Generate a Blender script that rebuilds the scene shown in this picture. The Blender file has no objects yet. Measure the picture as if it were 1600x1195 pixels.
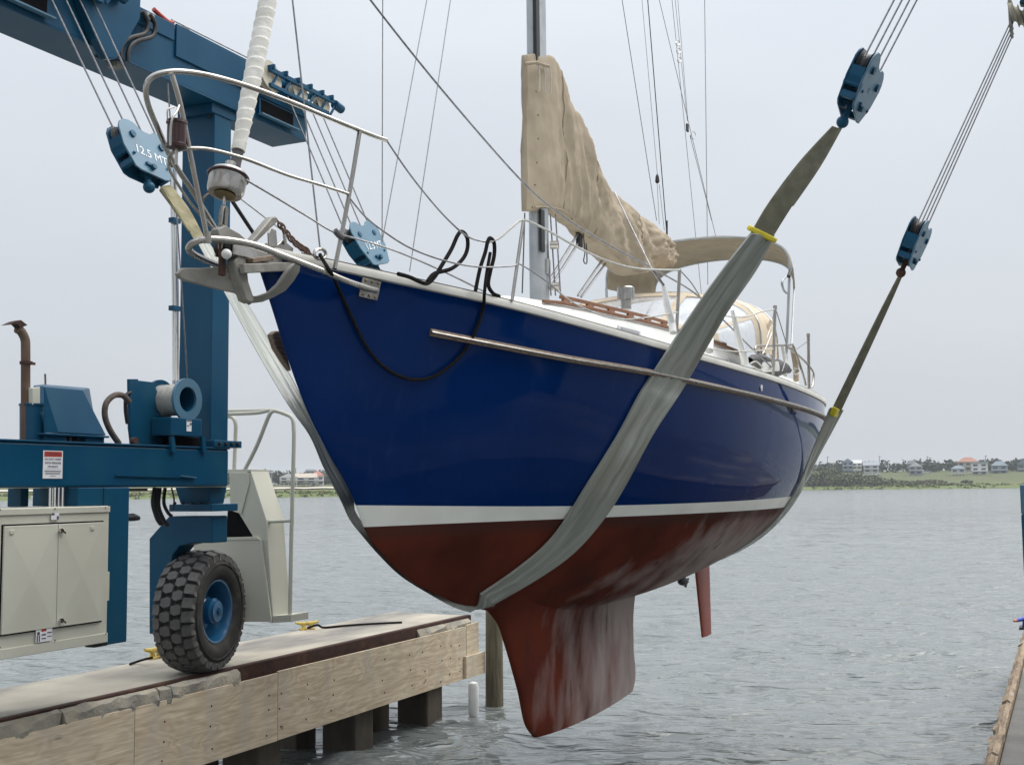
import bpy, bmesh, math, random
import numpy as np
from math import sin, cos, pi, radians, sqrt
from mathutils import Vector, Matrix, noise
random.seed(7)
rng = np.random.default_rng(7)
S = bpy.context.scene
COL = S.collection

# ------------------------------------------------------------------ camera
EYE = Vector((0.0, 0.0, 3.0))
FPX, PCX, PCY = 1850.0, 800.0, 597.5
YAW, PITCH, ROLL = radians(25.061), radians(5.041), radians(-0.573)
_f = Vector((-sin(YAW)*cos(PITCH), cos(YAW)*cos(PITCH), sin(PITCH)))
_r = Vector((cos(YAW), sin(YAW), 0.0))
_u = _r.cross(_f)
CR = _r*cos(ROLL) + _u*sin(ROLL)
CU = -_r*sin(ROLL) + _u*cos(ROLL)
CF = _f
cam = bpy.data.cameras.new('camera')
cam.sensor_width = 36.0
cam.lens = FPX/1600*36
cam.clip_start = 0.05
cam.clip_end = 6000
cam_o = bpy.data.objects.new('camera', cam)
COL.objects.link(cam_o)
cam_o.matrix_world = Matrix(((CR.x, CU.x, -CF.x, EYE.x), (CR.y, CU.y, -CF.y, EYE.y), (CR.z, CU.z, -CF.z, EYE.z), (0, 0, 0, 1)))
S.camera = cam_o

# ------------------------------------------------------------------ sky and sun (thin overcast)
SUN_EL, SUN_AZ = radians(60), radians(48)     # azimuth measured from +Y towards +X
W = bpy.data.worlds.new('World')
S.world = W
W.use_nodes = True
nt = W.node_tree
nt.nodes.clear()
out = nt.nodes.new('ShaderNodeOutputWorld')
sky = nt.nodes.new('ShaderNodeTexSky')
sky.sky_type = 'NISHITA'
sky.sun_disc = False
sky.sun_elevation = SUN_EL
sky.sun_rotation = SUN_AZ
sky.dust_density = 4.0
b1 = nt.nodes.new('ShaderNodeBackground'); b1.inputs[1].default_value = 0.10
nt.links.new(sky.outputs[0], b1.inputs[0])
tc = nt.nodes.new('ShaderNodeTexCoord')
mp = nt.nodes.new('ShaderNodeMapping'); mp.inputs['Scale'].default_value = (1.0, 1.0, 3.2)
nz = nt.nodes.new('ShaderNodeTexNoise'); nz.inputs['Scale'].default_value = 1.6; nz.inputs['Detail'].default_value = 5; nz.inputs['Roughness'].default_value = .5
cr = nt.nodes.new('ShaderNodeValToRGB')
cr.color_ramp.elements[0].position = .36; cr.color_ramp.elements[0].color = (.615, .655, .705, 1)
cr.color_ramp.elements[1].position = .66; cr.color_ramp.elements[1].color = (.68, .715, .76, 1)
b2 = nt.nodes.new('ShaderNodeBackground'); b2.inputs[1].default_value = 1.0
nt.links.new(tc.outputs['Generated'], mp.inputs[0]); nt.links.new(mp.outputs[0], nz.inputs[0])
nt.links.new(nz.outputs[0], cr.inputs[0])
# an overcast sky grows brighter with height, as it does between the horizon and the top of the photograph
sz = nt.nodes.new('ShaderNodeSeparateXYZ'); nt.links.new(tc.outputs['Generated'], sz.inputs[0])
zc = nt.nodes.new('ShaderNodeMath'); zc.operation = 'MAXIMUM'; zc.inputs[1].default_value = 0; nt.links.new(sz.outputs[2], zc.inputs[0])
ga = nt.nodes.new('ShaderNodeMath'); ga.operation = 'MULTIPLY_ADD'; ga.inputs[1].default_value = 1.9; ga.inputs[2].default_value = .0; nt.links.new(zc.outputs[0], ga.inputs[0])
gb = nt.nodes.new('ShaderNodeMath'); gb.operation = 'MULTIPLY_ADD'; gb.inputs[2].default_value = 1.0; nt.links.new(ga.outputs[0], gb.inputs[0]); nt.links.new(zc.outputs[0], gb.inputs[1])
gv = nt.nodes.new('ShaderNodeVectorMath'); gv.operation = 'SCALE'; nt.links.new(cr.outputs[0], gv.inputs[0]); nt.links.new(gb.outputs[0], gv.inputs['Scale'])
nt.links.new(gv.outputs[0], b2.inputs[0])
mx = nt.nodes.new('ShaderNodeMixShader'); mx.inputs[0].default_value = .88
nt.links.new(b1.outputs[0], mx.inputs[1]); nt.links.new(b2.outputs[0], mx.inputs[2]); nt.links.new(mx.outputs[0], out.inputs[0])

sl = bpy.data.lights.new('sun', 'SUN'); sl.energy = 3.0; sl.angle = radians(60); sl.color = (1.0, .96, .9)
so = bpy.data.objects.new('sun', sl); COL.objects.link(so)
sd = Vector((sin(SUN_AZ)*cos(SUN_EL), cos(SUN_AZ)*cos(SUN_EL), sin(SUN_EL)))
so.rotation_euler = sd.to_track_quat('Z', 'Y').to_euler()
so.location = (0, 0, 60)
S.view_settings.view_transform = 'Standard'
S.view_settings.look = 'None'
S.view_settings.gamma = 1.0
S.view_settings.exposure = 0.06
S.cycles.max_bounces = 8
S.cycles.use_denoising = True

# ------------------------------------------------------------------ helpers
def px(u, v, X=None, Y=None, Z=None, D=None):
    """World point on the sight line of a photo pixel, at a known world X, Y, Z or depth."""
    d = CF + CR*((u-PCX)/FPX) - CU*((v-PCY)/FPX)
    if X is not None: t = X/d.x
    elif Y is not None: t = Y/d.y
    elif Z is not None: t = (Z-EYE.z)/d.z
    else: t = D
    return EYE + d*t

ORG = {}
def empty(name, loc, label=None, cat=None, group=None):
    o = bpy.data.objects.new(name, None); COL.objects.link(o)
    o.location = loc; o.empty_display_size = .2
    ORG[o.name] = Vector(loc)
    tag(o, label, cat, group)
    return o
def tag(o, label=None, cat=None, group=None, kind=None):
    if label: o['label'] = label
    if cat: o['category'] = cat
    if group: o['group'] = group
    if kind: o['kind'] = kind
    return o

class MB:
    def __init__(s): s.v = []; s.f = []
    def add(s, vs, fs):
        n = len(s.v); s.v += [Vector(p) for p in vs]; s.f += [tuple(i+n for i in f) for f in fs]; return s
    def hexa(s, p):
        return s.add(p, [(0,3,2,1),(4,5,6,7),(0,1,5,4),(1,2,6,5),(2,3,7,6),(3,0,4,7)])
    def box(s, x0, x1, y0, y1, z0, z1):
        return s.hexa([(x0,y0,z0),(x1,y0,z0),(x1,y1,z0),(x0,y1,z0),(x0,y0,z1),(x1,y0,z1),(x1,y1,z1),(x0,y1,z1)])
    def obox(s, c, a, b, n):
        c, a, b, n = map(Vector, (c, a, b, n))
        return s.hexa([c-a-b-n, c+a-b-n, c+a+b-n, c-a+b-n, c-a-b+n, c+a-b+n, c+a+b+n, c-a+b+n])
    def bar(s, p, q, w, h=None, up=(0,0,1)):
        p, q = Vector(p), Vector(q); h = h or w
        d = (q-p).normalized(); a = d.cross(Vector(up))
        if a.length < 1e-4: a = d.cross(Vector((1,0,0)))
        a.normalize(); b = a.cross(d)
        return s.obox((p+q)/2, d*((q-p).length/2), a*(w/2), b*(h/2))
    def prism(s, pts, off):
        pts = [Vector(p) for p in pts]; off = Vector(off); n = len(pts)
        return s.add(pts + [p+off for p in pts], [tuple(range(n))[::-1], tuple(range(n, 2*n))] + [(i, (i+1) % n, n+(i+1) % n, n+i) for i in range(n)])
    def tube(s, pts, r, n=8, cap=True, closed=False):
        pts = [Vector(p) for p in pts]; m = len(pts)
        rs = r if isinstance(r, (list, tuple)) else [r]*m
        T = []
        for i in range(m):
            if closed: t = pts[(i+1) % m]-pts[i-1]
            else: t = pts[min(i+1, m-1)]-pts[max(i-1, 0)]
            T.append(t.normalized() if t.length > 1e-9 else Vector((0,0,1)))
        a = T[0].orthogonal().normalized()
        vs = []
        for i in range(m):
            if i:
                q = T[i-1].rotation_difference(T[i]); a = q @ a
            a = (a - T[i]*a.dot(T[i])).normalized(); b = T[i].cross(a)
            for k in range(n):
                th = 2*pi*k/n
                vs.append(pts[i]+(a*cos(th)+b*sin(th))*rs[i])
        fs = []
        for i in range(m if closed else m-1):
            j = (i+1) % m
            for k in range(n):
                l = (k+1) % n
                fs.append((i*n+k, i*n+l, j*n+l, j*n+k))
        if cap and not closed:
            fs.append(tuple(range(n))[::-1]); fs.append(tuple((m-1)*n+k for k in range(n)))
        return s.add(vs, fs)
    def lathe(s, prof, o, ax, n=24, caps=True):
        o, ax = Vector(o), Vector(ax).normalized()
        a = ax.orthogonal().normalized(); b = ax.cross(a); vs = []
        for r, h in prof:
            for k in range(n):
                th = 2*pi*k/n; vs.append(o+ax*h+(a*cos(th)+b*sin(th))*r)
        fs = [(i*n+k, i*n+(k+1) % n, (i+1)*n+(k+1) % n, (i+1)*n+k) for i in range(len(prof)-1) for k in range(n)]
        if caps:
            fs.append(tuple(range(n))[::-1]); fs.append(tuple((len(prof)-1)*n+k for k in range(n)))
        return s.add(vs, fs)
    def grid(s, rows, close=False):
        m = len(rows[0]); vs = [p for r in rows for p in r]; fs = []
        for i in range(len(rows)-1):
            for k in range(m if close else m-1):
                l = (k+1) % m
                fs.append((i*m+k, i*m+l, (i+1)*m+l, (i+1)*m+k))
        return s.add(vs, fs)
    def ball(s, c, r, n=10, m=6, sq=(1,1,1)):
        rows = []
        for i in range(m+1):
            th = pi*i/m
            rows.append([Vector(c)+Vector((r*sq[0]*sin(th)*cos(2*pi*k/n), r*sq[1]*sin(th)*sin(2*pi*k/n), r*sq[2]*cos(th))) for k in range(n)])
        return s.grid(rows, True)
    def mesh(s, name, mat=None, smooth=35, org=None):
        me = bpy.data.meshes.new(name)
        o = org or Vector((0,0,0))
        me.from_pydata([tuple(p-o) for p in s.v], [], s.f)
        bm = bmesh.new(); bm.from_mesh(me)
        bmesh.ops.recalc_face_normals(bm, faces=bm.faces[:]); bm.to_mesh(me); bm.free()
        if mat: me.materials.append(mat)
        if smooth:
            me.polygons.foreach_set('use_smooth', [True]*len(me.polygons))
            if smooth < 180: me.set_sharp_from_angle(angle=radians(smooth))
        me.update()
        return me
    def build(s, name, mat, parent=None, smooth=35, bevel=0, loc=None):
        if parent is not None: org = ORG[parent.name]
        elif loc is not None: org = Vector(loc)
        else: org = Vector((sum(p.x for p in s.v)/len(s.v), sum(p.y for p in s.v)/len(s.v), min(p.z for p in s.v)))
        me = s.mesh(name, mat, smooth, org)
        o = bpy.data.objects.new(name, me); COL.objects.link(o)
        if parent is not None: o.parent = parent
        else: o.location = org
        ORG[o.name] = org.copy()
        if bevel:
            bv = o.modifiers.new('bevel', 'BEVEL'); bv.width = bevel; bv.segments = 2; bv.limit_method = 'ANGLE'; bv.angle_limit = radians(40)
            bv.harden_normals = False
        return o

def smooth_path(pts, k=6):
    pts = [Vector(p) for p in pts]; o = []
    for i in range(len(pts)-1):
        p0 = pts[max(i-1, 0)]; p1 = pts[i]; p2 = pts[i+1]; p3 = pts[min(i+2, len(pts)-1)]
        for j in range(k):
            t = j/k
            o.append(.5*((2*p1)+(p2-p0)*t+(2*p0-5*p1+4*p2-p3)*t*t+(3*p1-p0-3*p2+p3)*t**3))
    o.append(pts[-1]); return o
def lerp(a, b, t): return a+(b-a)*t
def ci(x, xs, ys):
    n = len(xs)
    if x <= xs[0]: i, t = 0, 0.0
    elif x >= xs[-1]: i, t = n-2, 1.0
    else:
        i = 0
        while xs[i+1] < x: i += 1
        t = (x-xs[i])/(xs[i+1]-xs[i])
    h = xs[i+1]-xs[i]
    def m(j):
        if j == 0: return (ys[1]-ys[0])/(xs[1]-xs[0])
        if j == n-1: return (ys[-1]-ys[-2])/(xs[-1]-xs[-2])
        h0, h1 = xs[j]-xs[j-1], xs[j+1]-xs[j]
        return ((ys[j]-ys[j-1])/h0*h1+(ys[j+1]-ys[j])/h1*h0)/(h0+h1)
    return (2*t**3-3*t*t+1)*ys[i]+(t**3-2*t*t+t)*h*m(i)+(-2*t**3+3*t*t)*ys[i+1]+(t**3-t*t)*h*m(i+1)

# ------------------------------------------------------------------ materials
M = {}
def pm(name, c1, c2=None, scale=4, rough=.5, rough2=None, metal=0, bump=0, bscale=60, spec=.5, coat=0, stretch=(1,1,1), ramp=(.38, .65), detail=6, alpha=1, trans=0, c3=None, c3ramp=(.6, .72), c3scale=2, dist=0, c3stretch=(1,1,1)):
    m = bpy.data.materials.new(name); m.use_nodes = True
    n, l = m.node_tree.nodes, m.node_tree.links
    b = n['Principled BSDF']
    b.inputs['Base Color'].default_value = (*c1, 1)
    b.inputs['Roughness'].default_value = rough; b.inputs['Metallic'].default_value = metal
    b.inputs['Specular IOR Level'].default_value = spec
    b.inputs['Coat Weight'].default_value = coat; b.inputs['Coat Roughness'].default_value = .04
    b.inputs['Alpha'].default_value = alpha; b.inputs['Transmission Weight'].default_value = trans
    tc = n.new('ShaderNodeTexCoord'); mp = n.new('ShaderNodeMapping'); mp.inputs['Scale'].default_value = stretch
    l.new(tc.outputs['Object'], mp.inputs[0])
    nz = n.new('ShaderNodeTexNoise'); nz.inputs['Scale'].default_value = scale; nz.inputs['Detail'].default_value = detail; nz.inputs['Distortion'].default_value = dist
    l.new(mp.outputs[0], nz.inputs[0])
    if c2:
        r = n.new('ShaderNodeValToRGB'); e = r.color_ramp.elements
        e[0].position, e[1].position = ramp; e[0].color = (*c1, 1); e[1].color = (*c2, 1)
        l.new(nz.outputs[0], r.inputs[0]); colr = r.outputs[0]
        if c3:
            mp3 = n.new('ShaderNodeMapping'); mp3.inputs['Scale'].default_value = c3stretch; mp3.inputs['Location'].default_value = (3.1, 7.7, 1.3)
            l.new(tc.outputs['Object'], mp3.inputs[0])
            n3 = n.new('ShaderNodeTexNoise'); n3.inputs['Scale'].default_value = c3scale; n3.inputs['Detail'].default_value = 8
            l.new(mp3.outputs[0], n3.inputs[0])
            r3 = n.new('ShaderNodeMapRange'); r3.inputs[1].default_value, r3.inputs[2].default_value = c3ramp
            l.new(n3.outputs[0], r3.inputs[0])
            mc = n.new('ShaderNodeMix'); mc.data_type = 'RGBA'; mc.inputs[7].default_value = (*c3, 1)
            l.new(r3.outputs[0], mc.inputs[0]); l.new(colr, mc.inputs[6]); colr = mc.outputs[2]
        l.new(colr, b.inputs['Base Color'])
    if rough2 is not None:
        rr = n.new('ShaderNodeMapRange'); rr.inputs[1].default_value = .3; rr.inputs[2].default_value = .7; rr.inputs[3].default_value = rough; rr.inputs[4].default_value = rough2
        l.new(nz.outputs[0], rr.inputs[0]); l.new(rr.outputs[0], b.inputs['Roughness'])
    if bump:
        nb = n.new('ShaderNodeTexNoise'); nb.inputs['Scale'].default_value = bscale; nb.inputs['Detail'].default_value = 6
        l.new(mp.outputs[0], nb.inputs[0])
        bp = n.new('ShaderNodeBump'); bp.inputs['Strength'].default_value = bump; bp.inputs['Distance'].default_value = .02
        l.new(nb.outputs[0], bp.inputs['Height']); l.new(bp.outputs[0], b.inputs['Normal'])
    M[name] = m
    return m

pm('navy_gelcoat', (.001, .018, .098), (.0015, .021, .112), scale=1.2, rough=.025, rough2=.06, spec=.10)
pm('boot_white', (.80, .81, .76), (.72, .72, .66), scale=3, rough=.4, bump=.05)
pm('deck_white', (.80, .80, .77), (.72, .72, .69), scale=3, rough=.35)
pm('rail_white', (.72, .70, .64), (.62, .60, .55), scale=4, rough=.4)
pm('stainless', (.46, .44, .41), (.36, .335, .30), scale=9, rough=.22, rough2=.34, metal=1)
pm('galvanised', (.30, .29, .26), (.20, .19, .165), scale=9, rough=.55, metal=.25, bump=.15, c3=(.24, .13, .06), c3ramp=(.62, .75), c3scale=7)
pm('aluminium', (.42, .44, .45), (.33, .35, .36), scale=6, rough=.4, metal=.5)
pm('canvas', (.40, .335, .25), (.345, .285, .21), scale=6, rough=.85, bump=.12, bscale=300, spec=.15)
pm('canvas_pale', (.66, .56, .43), (.58, .49, .37), scale=6, rough=.85, bump=.1, bscale=300, spec=.15)
pm('sail_cloth', (.80, .78, .73), (.68, .66, .60), scale=7, rough=.75, bump=.2, bscale=120, spec=.2, c3=(.36, .35, .30), c3ramp=(.6, .8), c3scale=5)
pm('teak', (.23, .10, .045), (.15, .06, .028), scale=14, rough=.6, stretch=(6, 1, 6), bump=.1)
pm('weathered_teak', (.26, .20, .15), (.14, .09, .06), scale=14, rough=.6, stretch=(6, 1, 6), bump=.15)
pm('black_rope', (.008, .007, .008), (.016, .015, .016), scale=50, spec=.15, rough=.9, bump=.6, bscale=220)
pm('white_rope', (.62, .61, .57), (.5, .49, .45), scale=50, rough=.8, bump=.3, bscale=200)
pm('wire', (.30, .30, .31), (.20, .20, .21), scale=30, rough=.4, metal=.8)
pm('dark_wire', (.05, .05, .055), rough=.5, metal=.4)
pm('lift_blue', (.003, .056, .118), (.005, .067, .134), scale=1.3, rough=.28, rough2=.42, spec=.22, c3=(.010, .074, .126), c3ramp=(.5, .75), c3scale=3, c3stretch=(1, 1, .4))
pm('lift_blue_pale', (.065, .165, .245), (.055, .14, .21), scale=3, rough=.4, spec=.5)
pm('rim_blue', (.012, .09, .20), (.016, .10, .22), scale=3, rough=.22, spec=.6)
pm('cream_paint', (.56, .555, .47), (.52, .51, .43), scale=2, rough=.5, bump=.02, c3=(.43, .42, .34), c3ramp=(.58, .8), c3scale=2.2, c3stretch=(1, 1, .35))
pm('tyre_rubber', (.020, .019, .018), (.034, .031, .028), scale=7, rough=.75, bump=.2, bscale=90, c3=(.075, .068, .058), c3ramp=(.52, .75), c3scale=6)
pm('lug_rubber', (.105, .102, .098), (.070, .067, .064), scale=12, rough=.7, bump=.2, bscale=90, c3=(.17, .165, .155), c3ramp=(.5, .72), c3scale=8)
pm('concrete', (.46, .42, .345), (.37, .335, .28), scale=2.2, rough=.9, bump=.3, bscale=40, spec=.2, c3=(.20, .19, .175), c3ramp=(.50, .66), c3scale=.9, c3stretch=(1.4, .5, 1))
pm('broken_concrete', (.30, .285, .25), (.42, .38, .30), scale=6, rough=.95, bump=.8, bscale=25, spec=.1)
pm('rust', (.045, .022, .016), (.075, .030, .018), scale=9, rough=.85, bump=.4, bscale=60, c3=(.12, .055, .03), c3ramp=(.58, .75), c3scale=5)
pm('rusty_pipe', (.13, .075, .05), (.09, .05, .035), scale=6, rough=.8, bump=.2, c3=(.17, .12, .08), c3ramp=(.5, .7), c3scale=3)
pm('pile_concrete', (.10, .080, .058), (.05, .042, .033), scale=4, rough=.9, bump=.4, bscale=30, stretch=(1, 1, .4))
pm('pile_wood', (.17, .145, .095), (.10, .085, .055), scale=7, rough=.85, bump=.6, bscale=18, stretch=(4, 4, .35), c3=(.10, .12, .06), c3ramp=(.5, .7), c3scale=1.5)
pm('old_timber', (.36, .27, .18), (.20, .15, .11), scale=7, rough=.9, bump=.8, bscale=25, stretch=(5, .6, 5), c3=(.42, .36, .27), c3ramp=(.55, .7), c3scale=4)
pm('asphalt', (.17, .165, .155), (.13, .127, .12), scale=3, rough=.92, bump=.35, bscale=80, spec=.2, c3=(.28, .26, .21), c3ramp=(.52, .66), c3scale=1.1, c3stretch=(2.2, .35, 1))
pm('white_plastic', (.8, .8, .78), (.7, .7, .68), scale=5, rough=.4)
pm('yellow_paint', (.60, .46, .10), (.50, .36, .08), scale=20, rough=.6, c3=(.25, .17, .06), c3ramp=(.6, .7), c3scale=12)
pm('blue_paint', (.015, .05, .35), rough=.4)
pm('orange_paint', (.45, .14, .03), rough=.5)
pm('webbing', (.15, .145, .105), (.20, .19, .14), scale=14, rough=.85, bump=.3, bscale=160, spec=.15)
pm('webbing_pale', (.30, .27, .17), (.20, .18, .11), scale=10, rough=.85, bump=.3, bscale=160, spec=.15)
pm('yellow_tape', (.62, .52, .02), (.55, .45, .02), scale=14, rough=.5)
pm('black_hose', (.008, .008, .010), rough=.5)
pm('brown_hose', (.12, .09, .075), (.07, .055, .045), scale=20, rough=.8, bump=.3)
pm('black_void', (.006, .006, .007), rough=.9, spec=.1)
pm('cable_wound', (.50, .48, .43), (.30, .29, .26), scale=18, rough=.7, stretch=(14, 1, 1), bump=.4, bscale=20)
pm('sheave', (.48, .45, .36), (.36, .33, .26), scale=8, rough=.6)
pm('chrome', (.75, .74, .72), rough=.14, metal=1)
pm('sign_white', (.74, .74, .76), rough=.5)
pm('sign_red', (.42, .04, .02), rough=.5)
pm('sign_ink', (.06, .06, .08), rough=.6)
pm('letter_white', (.78, .80, .82), rough=.5)
pm('red_lens', (.035, .008, .008), rough=.25, spec=.6)
pm('bronze', (.26, .20, .10), (.16, .12, .06), scale=12, rough=.5, metal=.6)
pm('grey_cover', (.11, .105, .11), (.07, .066, .07), scale=12, rough=.8, bump=.3, bscale=40)
pm('port_frame', (.52, .53, .53), rough=.35)
pm('port_glass', (.30, .31, .32), rough=.15, spec=.6)

def gelcoat_detail():
    m = M['navy_gelcoat']; n, l = m.node_tree.nodes, m.node_tree.links; b = n['Principled BSDF']
    tc = n.new('ShaderNodeTexCoord')
    z = n.new('ShaderNodeTexNoise'); z.inputs['Scale'].default_value = 1.1; z.inputs['Detail'].default_value = 2; l.new(tc.outputs['Object'], z.inputs[0])
    bp = n.new('ShaderNodeBump'); bp.inputs['Strength'].default_value = .30; bp.inputs['Distance'].default_value = .02; l.new(z.outputs[0], bp.inputs['Height']); l.new(bp.outputs[0], b.inputs['Normal'])
    # faint salt runs down the topsides
    mp = n.new('ShaderNodeMapping'); mp.inputs['Scale'].default_value = (9, 9, .5); l.new(tc.outputs['Object'], mp.inputs[0])
    z2 = n.new('ShaderNodeTexNoise'); z2.inputs['Scale'].default_value = 1.6; z2.inputs['Detail'].default_value = 6; l.new(mp.outputs[0], z2.inputs[0])
    r = n.new('ShaderNodeMapRange'); r.inputs[1].default_value = .58; r.inputs[2].default_value = .80; r.inputs[4].default_value = .10; l.new(z2.outputs[0], r.inputs[0])
    old = b.inputs['Base Color'].links[0].from_socket
    mc = n.new('ShaderNodeMix'); mc.data_type = 'RGBA'; mc.inputs[7].default_value = (.06, .10, .20, 1); l.new(r.outputs[0], mc.inputs[0]); l.new(old, mc.inputs[6]); l.new(mc.outputs[2], b.inputs['Base Color'])
gelcoat_detail()

def plastic_film():
    """Olive webbing seen through a milky plastic sleeve, with lengthwise folds and a few milky creases."""
    m = bpy.data.materials.new('plastic_film'); m.use_nodes = True
    n, l = m.node_tree.nodes, m.node_tree.links; b = n['Principled BSDF']
    b.inputs['Roughness'].default_value = .25; b.inputs['Specular IOR Level'].default_value = .55
    uv = n.new('ShaderNodeUVMap'); uv.uv_map = 'strap'; tc = n.new('ShaderNodeTexCoord')
    def noi(src, st, scale, det, dist=0):
        mp = n.new('ShaderNodeMapping'); mp.inputs['Scale'].default_value = st; l.new(src, mp.inputs[0])
        z = n.new('ShaderNodeTexNoise'); z.inputs['Scale'].default_value = scale; z.inputs['Detail'].default_value = det; z.inputs['Distortion'].default_value = dist
        l.new(mp.outputs[0], z.inputs[0]); return z.outputs[0]
    fold = noi(uv.outputs[0], (3.0, .55, 1), 1.6, 4, .5)
    r = n.new('ShaderNodeValToRGB'); e = r.color_ramp.elements
    e[0].position = .32; e[0].color = (.175, .183, .150, 1); e[1].position = .68; e[1].color = (.35, .365, .335, 1)
    l.new(fold, r.inputs[0])
    fine = noi(uv.outputs[0], (5.0, 1.2, 1), 2.2, 5, 1.0)
    a = n.new('ShaderNodeMath'); a.operation = 'SUBTRACT'; a.inputs[1].default_value = .5; l.new(fine, a.inputs[0])
    ab = n.new('ShaderNodeMath'); ab.operation = 'ABSOLUTE'; l.new(a.outputs[0], ab.inputs[0])
    mr = n.new('ShaderNodeMapRange'); mr.inputs[2].default_value = .018; mr.inputs[3].default_value = 1; mr.inputs[4].default_value = 0; l.new(ab.outputs[0], mr.inputs[0])
    pt = n.new('ShaderNodeMapRange'); pt.inputs[1].default_value = .5; pt.inputs[2].default_value = .68; pt.inputs[4].default_value = .55; l.new(noi(tc.outputs['Object'], (1, 1, 1), 1.7, 2), pt.inputs[0])
    mu = n.new('ShaderNodeMath'); mu.operation = 'MULTIPLY'; l.new(mr.outputs[0], mu.inputs[0]); l.new(pt.outputs[0], mu.inputs[1])
    mc = n.new('ShaderNodeMix'); mc.data_type = 'RGBA'; mc.inputs[7].default_value = (.50, .53, .52, 1)
    l.new(mu.outputs[0], mc.inputs[0]); l.new(r.outputs[0], mc.inputs[6]); l.new(mc.outputs[2], b.inputs['Base Color'])
    bp = n.new('ShaderNodeBump'); bp.inputs['Strength'].default_value = .6; bp.inputs['Distance'].default_value = .03
    l.new(fold, bp.inputs['Height']); l.new(bp.outputs[0], b.inputs['Normal'])
    M['plastic_film'] = m
plastic_film()

def clear_vinyl():
    m = bpy.data.materials.new('clear_vinyl'); m.use_nodes = True
    n, l = m.node_tree.nodes, m.node_tree.links; b = n['Principled BSDF']
    b.inputs['Base Color'].default_value = (.75, .77, .80, 1); b.inputs['Roughness'].default_value = .2; b.inputs['Alpha'].default_value = .45
    tc = n.new('ShaderNodeTexCoord'); nz = n.new('ShaderNodeTexNoise'); nz.inputs['Scale'].default_value = 4; nz.inputs['Distortion'].default_value = 1
    l.new(tc.outputs['Object'], nz.inputs[0])
    mr = n.new('ShaderNodeMapRange'); mr.inputs[1].default_value = .35; mr.inputs[2].default_value = .7; mr.inputs[3].default_value = .3; mr.inputs[4].default_value = .75
    l.new(nz.outputs[0], mr.inputs[0]); l.new(mr.outputs[0], b.inputs['Alpha'])
    bp = n.new('ShaderNodeBump'); bp.inputs['Strength'].default_value = .4; l.new(nz.outputs[0], bp.inputs['Height']); l.new(bp.outputs[0], b.inputs['Normal'])
    M['clear_vinyl'] = m
clear_vinyl()

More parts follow.
